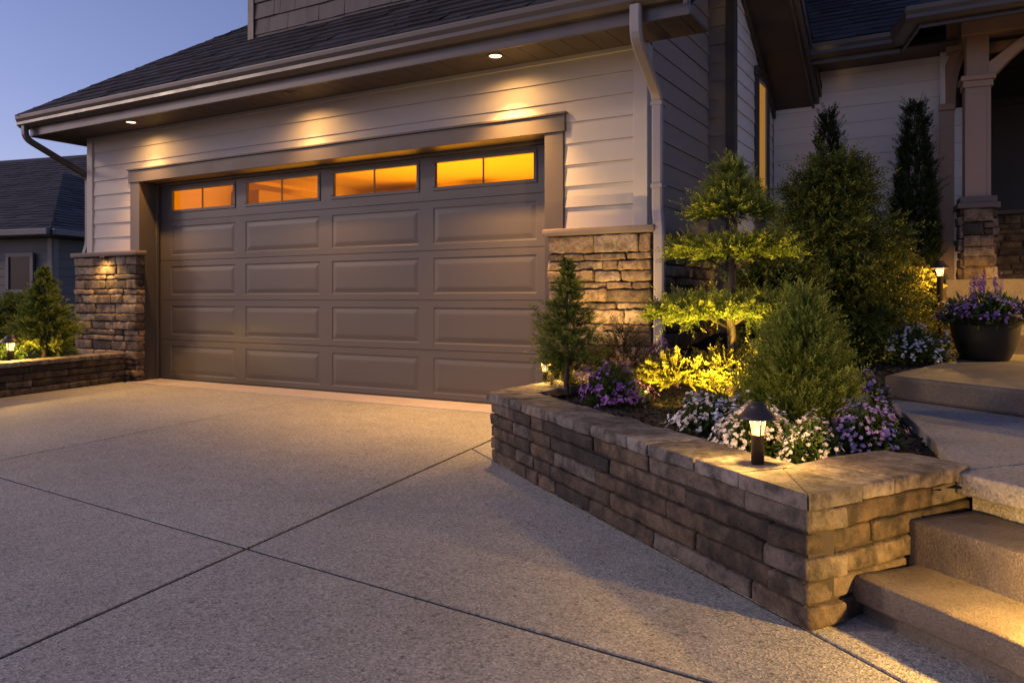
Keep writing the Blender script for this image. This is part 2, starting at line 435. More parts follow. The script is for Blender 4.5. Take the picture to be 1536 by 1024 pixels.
def leaves(P, D, ln, w, t):
    n = len(P); D = unit(D); side = unit(np.cross(D, rng.normal(size=(n, 3)))); nor = np.cross(D, side)
    ln = ln*rng.uniform(.7, 1.3, (n, 1)); m = P+D*ln*.5+nor*ln*.08
    return np.stack([P, m+side*w, P+D*ln, m-side*w], axis=1), t
def dirs_sphere(n, zmin=-1.0):
    z = rng.uniform(zmin, 1, n); a = rng.uniform(0, 2*np.pi, n); r = np.sqrt(1-z*z)
    return np.stack([r*np.cos(a), r*np.sin(a), z], 1)
def cat(*vt): return np.concatenate([v for v, _ in vt]), np.concatenate([t for _, t in vt])

def conifer_cone(c, h, r, z0=0.06, n_br=150, per=11, shape=0.8, K=17, nl=0.05, nw=0.006, rise=0.35, ragged=0.22, slen=.12):
    """branches ringed round a leader, each carrying sprays: spiky layered cone"""
    c = np.array(c); Ps = []; Ds = []; Ls = []; T = []
    for i in range(n_br):
        f = ((i+.5)/n_br)**1.35; z = z0*h+f*(h*0.97-z0*h)
        prof = (1-f)**shape*(0.72+0.28*min(1, f/0.10))
        R_ = r*prof*(1+random.gauss(0, ragged)) + 0.02
        a = i*2.39996+random.uniform(-.3, .3); up = rise+0.55*f+random.uniform(-.12, .12)
        d = np.array([math.cos(a), math.sin(a), up]); d /= np.linalg.norm(d)
        m = max(3, int(per*(0.35+R_/max(r, .01))))
        q = rng.uniform(0.10, 1.0, m)**0.8
        pos = c+np.array([0, 0, z])+d*(q*R_)[:, None]+rng.normal(size=(m, 3))*R_*0.09
        dd = d+rng.normal(size=(m, 3))*.42+np.array([0, 0, .12])
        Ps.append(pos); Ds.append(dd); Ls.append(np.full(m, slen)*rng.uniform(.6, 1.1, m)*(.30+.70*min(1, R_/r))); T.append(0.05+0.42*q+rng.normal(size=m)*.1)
    m = 14
    Ps.append(c+np.array([0, 0, h*0.90])+rng.normal(size=(m, 3))*[.006, .006, .03]); Ds.append(np.array([0, 0, 1.0])+rng.normal(size=(m, 3))*.22)
    Ls.append(np.full(m, h*0.10)); T.append(np.full(m, .4))
    return sprays(np.concatenate(Ps), np.concatenate(Ds), np.concatenate(Ls), K, nl, nw, t0=np.concatenate(T), flat=.45)
def puff(c, rx, ry, rz, n, nl=0.05, nw=0.006, K=18, up=0.5, lump=0.2, zmin=-0.6, out=1.0, tb=0.05, slen=.13):
    """flattened cushion of sprays"""
    d = dirs_sphere(n, zmin); f = rng.uniform(0.25, 1.0, n)**0.45
    lum = np.array([1+lump*mnoise.noise(Vector(x*2.3)+Vector((c[0]*5, c[1]*3, c[2]*7))) for x in d])*(1+rng.normal(size=n)*.05)
    P = np.array(c)+d*np.array([rx, ry, rz])*(f*lum)[:, None]*np.array([.72, .72, .60])
    D = d*np.array([1, 1, .55])*out+np.array([0, 0, up])+rng.normal(size=(n, 3))*.35
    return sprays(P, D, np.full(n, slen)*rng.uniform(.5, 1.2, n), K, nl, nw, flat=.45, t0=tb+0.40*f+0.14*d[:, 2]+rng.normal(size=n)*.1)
def egg(c, h, r, n, nl=0.05, nw=0.006, K=18, top=0.75, up=0.9, ragged=0.1, wide=0.38, tb=0.05, slen=.15):
    """egg-shaped solid shrub, wide low down, upright sprays"""
    zf = rng.beta(1.15, 1.5, n); a = rng.uniform(0, 2*np.pi, n)
    prof = np.where(zf < wide, 0.78+0.22*np.sin(zf/wide*np.pi/2), np.maximum(1-((zf-wide)/(1-wide)), 0)**top)
    f = rng.uniform(0.2, 1, n)**0.4
    lum = np.array([1+ragged*2*mnoise.noise(Vector((math.cos(x)*1.6, math.sin(x)*1.6, z*4+c[0]*3))) for x, z in zip(a, zf)])*(1+rng.normal(size=n)*ragged*.5)
    rr = r*prof*f*lum
    rr = rr*.86; P = np.array(c)+np.stack([rr*np.cos(a), rr*np.sin(a), zf*h*0.90], 1)
    D = np.stack([np.cos(a), np.sin(a), np.full(n, up)], 1)+rng.normal(size=(n, 3))*.33
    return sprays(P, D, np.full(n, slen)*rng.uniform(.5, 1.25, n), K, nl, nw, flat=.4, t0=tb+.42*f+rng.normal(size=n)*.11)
def loose(c, h, r, clumps, per, nl=0.05, nw=0.010, K=10, conic=0.35, tb=0.0, csize=0.28, up=.35, slen=None):
    """loose shrub of separate leafy clumps with gaps"""
    out = []
    for i in range(clumps):
        zf = random.random()**0.9; a = random.uniform(0, 2*math.pi); f = random.random()**0.5
        prof = (1-zf)**conic*(0.7+.3*min(1, zf/.15))*(1+random.gauss(0, .10))
        p = (c[0]+r*prof*f*math.cos(a), c[1]+r*prof*f*math.sin(a), c[2]+h*(0.06+0.88*zf))
        k = csize*r*random.uniform(.6, 1.3)
        bt = tb+random.uniform(-.06, .2)
        d = dirs_sphere(per); q = rng.uniform(.1, 1, per)**.5
        P = np.array(p)+d*(q*k)[:, None]*np.array([1, 1, .75])
        D = d+np.array([math.cos(a)*f*.8, math.sin(a)*f*.8, up])+rng.normal(size=(per, 3))*.4
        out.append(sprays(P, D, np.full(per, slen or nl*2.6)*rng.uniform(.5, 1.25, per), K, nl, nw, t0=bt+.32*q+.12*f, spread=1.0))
    return cat(*out)
def flower_mound(name, c, rx, ry, h, petal, label, group, heads=70, lsz=0.04, psz=0.010, cat_='flowers', leafm='herb', flor=5, parentless=True, fz=0.15, nleaf=1500):
    root = thing(name, c, label, cat_, group)
    d = dirs_sphere(nleaf, 0.0); f = rng.uniform(.15, 1, nleaf)**.5
    lum = np.array([1+.35*mnoise.noise(Vector(x*2.5)+Vector((c[0]*9, c[1]*7, 0))) for x in d])
    P = np.array(c)+d*np.array([rx, ry, h])*(f*lum*.93)[:, None]
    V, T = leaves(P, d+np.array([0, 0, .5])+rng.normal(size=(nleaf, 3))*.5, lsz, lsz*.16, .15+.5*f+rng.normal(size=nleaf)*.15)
    quads_object('foliage', V, T, M[leafm], root)
    PV = []; PT = []
    for i in range(heads):
        dd = dirs_sphere(1, fz)[0]; l = 1+.35*mnoise.noise(Vector(dd*2.5)+Vector((c[0]*9, c[1]*7, 0)))
        p = np.array(c)+dd*np.array([rx, ry, h])*l*random.uniform(.93, 1.12)
        base = random.random()
        for k in range(flor):
            q = p+rng.normal(size=3)*psz*1.25
            nrm = unit(dd+np.array([0, 0, .5])+rng.normal(size=3)*.35); u = unit(np.cross(nrm, rng.normal(size=3))); w = np.cross(nrm, u)
            for j in range(5):
                an = j*2*math.pi/5+random.uniform(-.15, .15)
                e = u*math.cos(an)+w*math.sin(an); g = np.cross(nrm, e)
                PV.append([q, q+e*psz*.62+g*psz*.42+nrm*psz*.10, q+e*psz*1.1+nrm*psz*.22, q+e*psz*.62-g*psz*.42+nrm*psz*.10])
                PT.append(base*.7+random.uniform(0, .3))
    quads_object('blossoms', np.array(PV), np.array(PT), M[petal], root)
    return root
def trunk_mesh(pts, radii, parent, limbs=()):
    mb = MB(); mb.tube(pts, radii, 9, jit=.10)
    for (a, b, r0) in limbs:
        a, b = Vector(a), Vector(b); mid = (a+b)/2+Vector((0, 0, .02)); mb.tube([a, mid, b], [r0, r0*.75, r0*.45], 6, jit=.1)
    return mb.build('trunk', M['bark'], parent)

# =====================================================================  ground
mb = MB(); mb.add([(-150,-150,-.075),(150,-150,-.075),(150,150,-.075),(-150,150,-.075)], [(0,1,2,3)])
tag(mb.build('ground', M['soil']), kind='structure')
mb = MB(); mb.add([(-60,-60,-.022),(-9.6,-60,-.022),(-9.6,60,-.022),(-60,60,-.022)], [(0,1,2,3)])
lawn = tag(mb.build('lawn', M['lawn']), kind='structure')

def clip(poly, a, b, c):            # keep a*x+b*y<=c
    out = []
    for i, p in enumerate(poly):
        q = poly[(i+1) % len(poly)]; dp = a*p[0]+b*p[1]-c; dq = a*q[0]+b*q[1]-c
        if dp <= 0: out.append(p)
        if dp*dq < 0:
            t = dp/(dp-dq); out.append((p[0]+(q[0]-p[0])*t, p[1]+(q[1]-p[1])*t))
    return out
def split(polys, a, b, c, gap, cond=None):
    l = math.hypot(a, b); res = []
    for p in polys:
        if cond and not cond(p): res.append(p); continue
        for s in (1, -1):
            q = clip(p, s*a, s*b, s*c-gap/2*l)
            if len(q) > 2: res.append(q)
    return res
cen = lambda p: (sum(x for x, _ in p)/len(p), sum(y for _, y in p)/len(p))
cells = [[(-9.3, -7), (4.5, -7), (4.5, 5.95), (-9.3, 5.95)]]
cells = split(cells, 1, .174, -2.534+.174*2.22, .020)                                  # joint running up to the door
cells = split(cells, .085, 1, 2.22-.085*2.534, .020)                                   # cross joint
cells = split(cells, 1, .19, -5.25+.19*2.66, .014, lambda p: cen(p)[0] < -2.6 and cen(p)[1] > 2)
cells = split(cells, NX, NY, 1.722, .016, lambda p: cen(p)[0] > -2.6)
cells = split(cells, .085, 1, -2.0, .014)
mb = MB()
for p in cells:                                                                        # slabs with eased edges
    cx, cy = cen(p); n = len(p)
    ins = []
    for (x, y) in p:
        d = math.hypot(x-cx, y-cy); ins.append((x+(cx-x)/d*.003, y+(cy-y)/d*.003))
    vs = [(x, y, 0.0) for x, y in ins]+[(x, y, -.003) for x, y in p]+[(x, y, -.065) for x, y in p]
    mb.add(vs, [tuple(range(n))]+[(i, i+n, (i+1) % n+n, (i+1) % n) for i in range(n)]+[(i+n, i+2*n, (i+1) % n+2*n, (i+1) % n+n) for i in range(n)], random.random())
tag(mb.build('driveway', M['drive']), kind='structure')
mb = MB(); mb.add([(-9.3,-7,-.006),(4.5,-7,-.006),(4.5,6.2,-.006),(-9.3,6.2,-.006)], [(0,1,2,3)])
tag(mb.build('driveway_joint_bed', M['mortar']), kind='structure')
mb = MB(); mb.box((-8.905, 5.956, -.02), (-3.25, 6.60, 0.006))
tag(mb.build('door_threshold_pavement', M['apron'], bevel=.004), kind='structure')

# =====================================================================  the house
HOUSE = thing('garage_house', (-6, 6.16, 0), 'taupe and grey house with wide four-panel-column garage door, stone piers and shingle roof', 'house')
WV = 6.16                          # siding plane of the garage front
# carcass behind the cladding
mb = MB()
mb.box((-9.995, WV+.001, 0), (-9.09, 6.42, 3.3)); mb.box((-3.072, WV+.001, 0), (-2.325, 6.42, 3.3)); mb.box((-9.09, WV+.012, 2.604), (-3.072, 6.42, 3.3))
mb.box((-9.995, 6.42, 0), (-9.75, 11.5, 3.3)); mb.box((-2.56, 6.42, 0), (-2.325, 11.5, 6.0)); mb.box((-9.75, 11.3, 0), (-2.56, 11.5, 3.3))
mb.box((-9.75, 6.42, 3.12), (-2.56, 11.3, 3.29))
mb.build('wall', M['dark_siding'], HOUSE)
mb = MB()
mb.box((-9.74, 11.26, 0.0), (-2.57, 11.29, 3.0)); mb.box((-9.74, 6.60, 3.0), (-2.57, 11.29, 3.06)); mb.box((-9.745, 6.60, 0), (-9.70, 11.26, 3.0)); mb.box((-2.61, 6.60, 0), (-2.565, 11.26, 3.0))
mb.box((-9.74, 6.62, .008), (-2.57, 11.26, .02))
mb.box((-9.69, 6.60, 2.47), (-2.62, 6.63, 3.0))
mb.build('interior', M['interior'], HOUSE)
for p_, q_ in (((-9.69, 8.2, 0.021), (-9.1, 9.5, 2.62)), ((-9.05, 10.6, .021), (-8.0, 11.25, 2.7)), ((-7.5, 10.9, .021), (-6.9, 11.25, 2.75))):
    mb = MB(); mb.box(p_, q_); mb.build('cabinet', M['interior_dark'], HOUSE, .005)
for x in (-8.7, -3.6):
    mb = MB(); mb.box((x, 6.9, 2.62), (x+.05, 11, 2.67)); mb.build('door_track', M['interior_dark'], HOUSE, .004)

# front siding
mb = MB(); laps(mb, (-9.88, WV, 0), (1, 0, 0), (0, -1, 0), 7.453, 1.53, 3.075, .183, gap=(.785, 6.815, 2.54))
mb.build('siding', M['siding'], HOUSE)
mb = MB(); mb.box((-9.88, WV-.022, 3.062), (-2.43, WV, 3.10))
mb.build('frieze_board', M['siding'], HOUSE, .003)
for x0, x1 in ((-10.0, -9.882), (-2.428, -2.306)):
    mb = MB(); mb.box((x0, WV-.026, 1.5), (x1, WV+.1, 3.098)); mb.build('corner_trim', M['siding'], HOUSE, .004)
# garage door surround
mb = MB(); mb.box((-9.09, 6.134, 0.0), (-8.91, 6.55, 2.45)); mb.box((-3.253, 6.134, 0.0), (-3.07, 6.55, 2.45))
mb.box((-9.11, 6.122, 2.451), (-3.05, 6.55, 2.598))
mb.box((-8.909, 6.36, 0.007), (-8.885, 6.40, 2.449)); mb.box((-8.908, 6.36, 2.42), (-3.255, 6.40, 2.449)); mb.box((-3.278, 6.36, 0.007), (-3.255, 6.40, 2.419))
mb.build('door_surround', M['taupe'], HOUSE, .004)
mb = MB(); mb.box((-9.125, 6.106, 2.599), (-3.035, 6.25, 2.620)); mb.build('door_crown', M['taupe'], HOUSE, .004)

# ---- the sectional door
DV = 6.42
cols = [(-8.69+i*1.345, -7.52+i*1.345) for i in range(4)]
rows = [(0.010, .497), (.503, .992), (.998, 1.485), (1.491, 1.980)]
dm = MB()
def face(pts, t=.5): dm.add(pts, [tuple(range(len(pts)))], t)
def panel_row(z0, z1, pz0, pz1):
    xs = [-8.905]+[v for c in cols for v in c]+[-3.258]
    y = DV
    for a, b in zip(xs[:-1], xs[1:]):
        if (a, b) in [tuple(c) for c in cols]:
            face([(a,y,z0),(b,y,z0),(b,y,pz0),(a,y,pz0)]); face([(a,y,pz1),(b,y,pz1),(b,y,z1),(a,y,z1)])
            rings = [(0, 0), (.009, .0055), (.020, .0058), (.060, .0006), (.072, 0.0)]
            for (o0, d0), (o1, d1) in zip(rings, rings[1:]):
                A = [(a+o0,y+d0,pz0+o0),(b-o0,y+d0,pz0+o0),(b-o0,y+d0,pz1-o0),(a+o0,y+d0,pz1-o0)]
                B = [(a+o1,y+d1,pz0+o1),(b-o1,y+d1,pz0+o1),(b-o1,y+d1,pz1-o1),(a+o1,y+d1,pz1-o1)]
                dm.add(A+B, [(i, (i+1) % 4, 4+(i+1) % 4, 4+i) for i in range(4)])
            o = rings[-1][0]; face([(a+o,y,pz0+o),(b-o,y,pz0+o),(b-o,y,pz1-o),(a+o,y,pz1-o)])
        else: face([(a,y,z0),(b,y,z0),(b,y,z1),(a,y,z1)])
    X0, X1 = -8.905, -3.258
    dm.add([(X0,y,z0),(X1,y,z0),(X1,y+.012,z0-.003),(X0,y+.012,z0-.003)], [(3,2,1,0)])
    dm.add([(X0,y,z1),(X1,y,z1),(X1,y+.012,z1+.003),(X0,y+.012,z1+.003)], [(0,1,2,3)])
for z0, z1 in rows: panel_row(z0, z1, z0+.062, z1-.068)
# top section with the glazed openings
z0, z1, gz0, gz1 = 1.986, 2.46, 2.085, 2.385
xs = [-8.905]+[v for c in cols for v in c]+[-3.258]
for i, (a, b) in enumerate(zip(xs[:-1], xs[1:])):
    if i % 2 == 1:
        face([(a,DV,z0),(b,DV,z0),(b,DV,gz0),(a,DV,gz0)]); face([(a,DV,gz1),(b,DV,gz1),(b,DV,z1),(a,DV,z1)])
    else: face([(a,DV,z0),(b,DV,z0),(b,DV,z1),(a,DV,z1)])
dm.box((-8.905, DV+.012, .004), (-3.258, DV+.045, 2.05)); dm.box((-8.905, DV+.012, 2.40), (-3.258, DV+.045, 2.46))
for a, b in [(xs[i], xs[i+1]) for i in range(0, 9, 2)]: dm.box((a, DV+.013, 2.05), (b, DV+.044, 2.40))
DOOR = dm.build('garage_door', M['door'], HOUSE)
mb = MB(); mb.box((-8.905, DV-.004, -.004+.008), (-3.258, DV+.02, .022)); mb.build('bottom_seal', M['mortar'], DOOR)
for a, b in cols:
    mb = MB(); f = .030
    mb.box((a-.006, DV-.010, gz0-.006), (b+.006, DV+.03, gz0+f)); mb.box((a-.006, DV-.010, gz1-f), (b+.006, DV+.03, gz1+.006))
    mb.box((a-.006, DV-.010, gz0+f), (a+f, DV+.03, gz1-f)); mb.box((b-f, DV-.010, gz0+f), (b+.006, DV+.03, gz1-f))
    mb.build('window_frame', M['door'], DOOR, .005)
    mb = MB(); mb.box((a+f, DV+.006, gz0+f), (b-f, DV+.012, gz1-f)); mb.build('window_pane', M['glass'], DOOR)
    c = (a+b)/2; mb = MB(); mb.box((c-.005, DV-.002, gz0+f), (c+.005, DV+.016, gz1-f)); mb.build('muntin', M['door'], DOOR)
lamp('interior_lamp', 'AREA', (-6.3, 8.95, 1.3), 300, (1.0, .37, .007), HOUSE, size=3.9).rotation_euler = (math.pi, 0, 0)

# ---- stone piers
def pier(x0, x1, v, H, cap_over=.035):
    mb = MB(); ledger(mb, (x0, WV-.005, 0), (1, 0, 0), (0, -1, 0), x1-x0, H-.06, depth=WV-.005-v, res=.035)
    p = mb.build('stone_pier', M['ledger'], HOUSE)
    mb = MB(); mb.block((x0-cap_over, v-.035, H-.058), (x1-x0+2*cap_over, 0, 0), (0, WV-v+.03, 0), (0, 0, .058), r=.006, amp=.004, res=.09)
    mb.build('pier_cap', M['cap'], p)
    mb = MB(); mb.box((x0+.012, v+.035, 0), (x1-.012, WV-.004, H-.06)); mb.build('mortar_bed', M['mortar'], p)
    return p
PL = pier(-10.10, -8.82, 6.03, 1.60)
PR = pier(-3.168, -2.235, 6.03, 1.60)
# little light under each pier cap
for x, p in ((-9.42, PL),):
    mb = MB(); mb.lathe([(0, 1.542), (.028, 1.542), (.028, 1.515), (.020, 1.505), (0, 1.505)], (x, 5.985, 0), 14)
    mb.build('cap_light', M['bronze'], p)
# stone wainscot on the side wall
mb = MB(); ledger(mb, (-2.306, 6.165, 0), (0, 1, 0), (1, 0, 0), 1.70, 1.54, depth=.07, res=.06)
p = mb.build('stone_pier', M['ledger'], HOUSE)
mb = MB(); mb.block((-2.30, 6.16, 1.54), (.105, 0, 0), (0, 1.71, 0), (0, 0, .055), r=.006, amp=.004, res=.1); mb.build('pier_cap', M['cap'], p)

# ---- side wall above the wainscot
mb = MB(); laps(mb, (-2.322, 6.262, 0), (0, 1, 0), (1, 0, 0), 1.62, 1.60, 6.2, .183, lo=lambda z: max(0, (z-3.36)/.7-.80))
mb.build('siding', M['dark_siding'], HOUSE)
# bump-out with its own gable: narrow face, corner board, window wall
mb = MB(); mb.box((-2.32, 7.91, 0), (-2.07, 9.7, 5.3)); mb.build('wall', M['dark_siding'], HOUSE)
mb = MB(); laps(mb, (-2.32, 7.905, 0), (1, 0, 0), (0, -1, 0), .18, .2, 5.2, .183); mb.build('siding', M['dark_siding'], HOUSE)
mb = MB(); mb.box((-2.145, 7.885, .2), (-2.052, 7.99, 5.2)); mb.build('corner_trim', M['taupe'], HOUSE, .004)
mb = MB()
sof = lambda v: 3.22+(9.62-v)*.62
laps(mb, (-2.066, 7.995, 0), (0, 1, 0), (1, 0, 0), 1.62, .3, 4.4, .15, gap=(.72, 1.30, 3.46), hi=lambda z: min(1.62, 9.62-(z-3.22)/.62-7.995) if z > 3.22 else 1.62)
mb.build('siding', M['back_siding'], HOUSE)
W = MB(); W.box((-2.06, 8.72, 2.08), (-2.02, 8.79, 3.42)); W.box((-2.06, 9.22, 2.08), (-2.02, 9.29, 3.42)); W.box((-2.06, 8.69, 3.421), (-2.012, 9.32, 3.52)); W.box((-2.06, 8.69, 2.0), (-2.0, 9.32, 2.079))
WIN = W.build('window', M['taupe'], HOUSE, .004)
W = MB(); W.box((-2.054, 8.791, 2.081), (-2.034, 8.83, 3.419)); W.box((-2.054, 9.16, 2.081), (-2.034, 9.219, 3.419)); W.box((-2.054, 8.831, 3.38), (-2.034, 9.159, 3.419)); W.box((-2.054, 8.831, 2.081), (-2.034, 9.159, 2.12))
W.build('sash', M['siding'], WIN, .003)
W = MB(); W.box((-2.050, 8.832, 2.11), (-2.045, 9.158, 3.39)); W.build('window_pane', emit('lit_window', (1.0, .46, .08), .36), WIN)
# gable soffit, rake board and gutter-like rake edge
g0, g1 = 7.2, 9.66
mb = MB(); mb.add([(-2.07,g0,sof(g0)),(-1.62,g0,sof(g0)),(-1.62,g1,sof(g1)),(-2.07,g1,sof(g1)),(-2.07,g0,sof(g0)+.02),(-1.62,g0,sof(g0)+.02),(-1.62,g1,sof(g1)+.02),(-2.07,g1,sof(g1)+.02)],
    [(3,2,1,0),(4,5,6,7),(0,1,5,4),(1,2,6,5),(2,3,7,6),(3,0,4,7)])
for k in range(7):
    v = g0+.3+k*.34
    mb.obox((-2.068, v, sof(v)-.006), (.445, 0, 0), (0, .012, -.012*.62), (0, 0, .005), .2)
mb.build('soffit', M['soffit'], HOUSE)
mb = MB(); dv = g1-g0
mb.obox((-1.618, g0, sof(g0)-.03), (.026, 0, 0), (0, dv, -dv*.62), (0, 0, .19)); mb.obox((-1.59, g0, sof(g0)+.02), (.05, 0, 0), (0, dv, -dv*.62), (0, 0, .15))
mb.obox((-1.538, g0, sof(g0)+.10), (.022, 0, 0), (0, dv, -dv*.62), (0, 0, .08))
mb.build('fascia', M['gutter'], HOUSE, .004)
mb = MB(); mb.obox((-2.045, 7.995, sof(7.995)-.10), (.024, 0, 0), (0, 1.62, -1.62*.62), (0, 0, .095)); mb.build('frieze_board', M['soffit'], HOUSE, .003)
mb = MB()
l = math.hypot(1, .62)
shingles(mb, (-2.6, 9.72, sof(9.72)+.195), (1, 0, 0), (0, -1/l, .62/l), (0, .62/l, 1/l), 18, .14, lambda y: 0, lambda y: 1.09)
mb.obox((-2.6, 9.72, sof(9.72)+.17), (1.085, 0, 0), (0, -2.4, 2.4*.62), (0, 0, .022))
mb.build('roof', M['shingle'], HOUSE)

# ---- recessed back wall with its eave and roof
mb = MB(); mb.box((-2.07, 9.64, 0), (-.20, 9.9, 4.2)); mb.build('wall', M['dark_siding'], HOUSE)
mb = MB(); laps(mb, (-2.05, 9.632, 0), (1, 0, 0), (0, -1, 0), 1.74, .3, 3.72, .183); mb.build('siding', M['back_siding'], HOUSE)
mb = MB(); laps(mb, (-.20, 9.50, 0), (1, 0, 0), (0, -1, 0), .17, .3, 3.0, .183); mb.box((-.32, 9.49, .3), (-.205, 9.64, 3.72))
mb.build('siding', M['back_siding'], HOUSE)
gp = [(0, 0), (0, -.135), (.06, -.135), (.105, -.10), (.10, -.065), (.118, -.03), (.122, 0), (.122, .012), (.108, .012), (.104, -.02), (.09, -.06), (.055, -.115), (.012, -.115), (.012, 0)]
def gutter(o, run, out, mat='gutter', name='gutter'):
    mb = MB(); mb.extrude(gp, o, out, (0, 0, 1), run)
    c = [gp[0], gp[1], gp[2], gp[3], gp[4], gp[5], gp[6]]
    r = Vector(run).normalized()*.004
    mb.extrude(c, Vector(o)-r, out, (0, 0, 1), r*.9); mb.extrude(c, Vector(o)+Vector(run)+r*.1, out, (0, 0, 1), r*.9)
    return mb.build(name, M[mat], HOUSE)
B_ = Vector((-.66, 9.12, 3.74)); F_ = Vector((-.46, 8.42, 3.74))
gutter((-2.0, 9.12, 3.74), (1.34, 0, 0), (0, -1, 0))
mb = MB(); mb.box((-2.0, 9.122, 3.56), (-.66, 9.145, 3.745)); mb.build('fascia', M['gutter'], HOUSE, .003)
mb = MB(); mb.box((-2.0, 9.147, 3.60), (-.15, 9.64, 3.62)); mb.build('soffit', M['soffit'], HOUSE)
mb = MB(); l = math.hypot(1, .7)
shingles(mb, (-2.6, 9.02, 3.765), (1, 0, 0), (0, 1/l, .7/l), (0, -.7/l, 1/l), 34, .14, lambda y: 0, lambda y: 2.16)
mb.add([(-2.6,9.05,3.76),(-.45,9.05,3.76),(-.45,13.5,3.76+4.45*.7),(-2.6,13.5,3.76+4.45*.7)], [(0,1,2,3)])
mb.build('roof', M['shingle'], HOUSE)

# ---- main garage roof, dormer, eave
GZ = 3.30; V0 = 5.47; U0 = -10.43; U1 = -1.76; P = .70
mb = MB(); l = math.hypot(1, P)
shingles(mb, (U0, V0, GZ), (1, 0, 0), (0, 1/l, P/l), (0, -P/l, 1/l), 33, .185, lambda y: y/l, lambda y: U1-U0, .34, .026)
shingles(mb, (U0, V0, GZ), (0, 1, 0), (1/l, 0, P/l), (-P/l, 0, 1/l), 33, .185, lambda y: y/l, lambda y: 10.2-y/l, .34, .026)
H_ = 5.05
mb.add([(U0,V0,GZ-.004),(U1,V0,GZ-.004),(U1,V0+H_,GZ+H_*P-.004),(U0+H_,V0+H_,GZ+H_*P-.004)], [(0,1,2,3)], .3)
mb.add([(U0,V0,GZ-.004),(U0+H_,V0+H_,GZ+H_*P-.004),(U0,V0+2*H_,GZ-.004)], [(0,1,2)], .3)
mb.add([(U1,V0+2*H_,GZ-.004),(U0,V0+2*H_,GZ-.004),(U0+H_,V0+H_,GZ+H_*P-.004),(U1,V0+H_,GZ+H_*P-.004)], [(0,1,2,3)], .3)
ROOF = mb.build('roof', M['shingle'], HOUSE)
mb = MB()
for k in range(40):                                                                      # hip caps
    a = k*.19; b = a+.25
    q = lambda t, w, h: (U0+.02+t/1.578+w*.7, V0+.02+t/1.578-w*.7, GZ+.012+t/1.578*P+h)
    li = .018
    mb.add([q(a,-.10,li-.045), q(a,0,li+.012), q(a,.10,li-.045), q(b,-.10,-.045), q(b,0,.006), q(b,.10,-.045)], [(0,1,4,3), (1,2,5,4)], random.random())
mb.build('hip_cap', M['shingle'], ROOF)
gutter((U0+.03, 5.572, 3.292), (U1-U0-.03, 0, 0), (0, -1, 0))
gutter((U0+.10, 5.56, 3.292), (0, 9.9, 0), (-1, 0, 0))
mb = MB(); mb.box((U0+.14, 5.573, 3.055), (U1-.015, 5.60, 3.293)); mb.box((U0+.104, 5.603, 3.055), (U0+.13, 15.4, 3.293)); mb.build('fascia', M['gutter'], HOUSE, .003)
mb = MB(); mb.obox((U1-.03, 5.48, 3.10), (.028, 0, 0), (0, 5, 3.5), (0, 0, .19)); mb.build('rake_board', M['gutter'], HOUSE, .003)
mb = MB()
x = U0+.135
while x < U1-.05:
    w = min(.20, U1-.045-x); mb.box((x, 5.602, 3.10), (x+w-.006, 6.158, 3.112), random.random()); x += w
mb.box((U0+.135, 5.602, 3.1125), (U1-.05, 6.158, 3.118))
mb.box((U0+.135, 6.162, 3.10), (-10.0, 15.3, 3.112))
mb.build('soffit', M['soffit'], HOUSE)
mb = MB(); mb.obox((U1-.46, 5.62, 3.13), (.45, 0, 0), (0, 5, 3.5), (0, 0, .012)); mb.build('soffit', M['soffit'], HOUSE)

# dormer / upper wall of shakes standing on the roof
DMV = 6.58; du0, du1 = -7.46, -2.34
mb = MB(); mb.box((du0+.03, DMV+.01, 3.9), (du1, 10.4, 6.9))
DORM = mb.build('dormer', M['shake'], HOUSE)
mb = MB(); z = 4.12
mb.box((du0+.1, DMV-.006, 4.055), (du1, DMV+.01, 4.125), .2)
while z < 6.85:
    x = du0+.105
    while x < du1-.02:
        w = min(random.choice((.10, .14, .18, .24, .30)), du1-x); dz = random.uniform(-.004, .004); lp = random.uniform(.014, .022)
        mb.add([(x,DMV,z+.21),(x+w-.004,DMV,z+.21),(x+w-.004,DMV-lp,z+dz),(x,DMV-lp,z+dz),(x,DMV,z+dz),(x+w-.004,DMV,z+dz)], [(3,2,1,0),(4,5,2,3),(0,4,3),(1,2,5)], random.random())
        x += w
    z += .19
mb.build('siding', M['shake'], DORM)
mb = MB(); mb.box((du0, DMV-.03, 4.02), (du0+.10, DMV+.10, 6.88)); mb.build('corner_trim', M['taupe'], DORM, .004)
mb = MB(); laps(mb, (du0+.03, DMV+.10, 0), (0, 1, 0), (-1, 0, 0), 3.7, 4.0, 6.9, .19, hi=lambda z: max(.05, min(3.7, (z-4.05)/.7+.15))); mb.build('siding', M['shake'], DORM)
mb = MB(); mb.add([(du0-.3,DMV-.35,6.9),(du1+.3,DMV-.35,6.9),(du1+.3,10.9,6.9),(du0-.3,10.9,6.9),((du0+du1)/2,DMV+1.7,8.4),((du0+du1)/2,9.2,8.4)], [(3,2,1,0),(0,1,4),(1,2,5,4),(2,3,5),(3,0,4,5)]); mb.build('dormer_roof', M['shingle'], DORM)
mb = MB(); mb.obox((du0-.02, DMV-.075, 4.01), (du1-du0, 0, 0), (0, .07, .05), (0, 0, .012)); mb.build('flashing', M['gutter'], DORM)

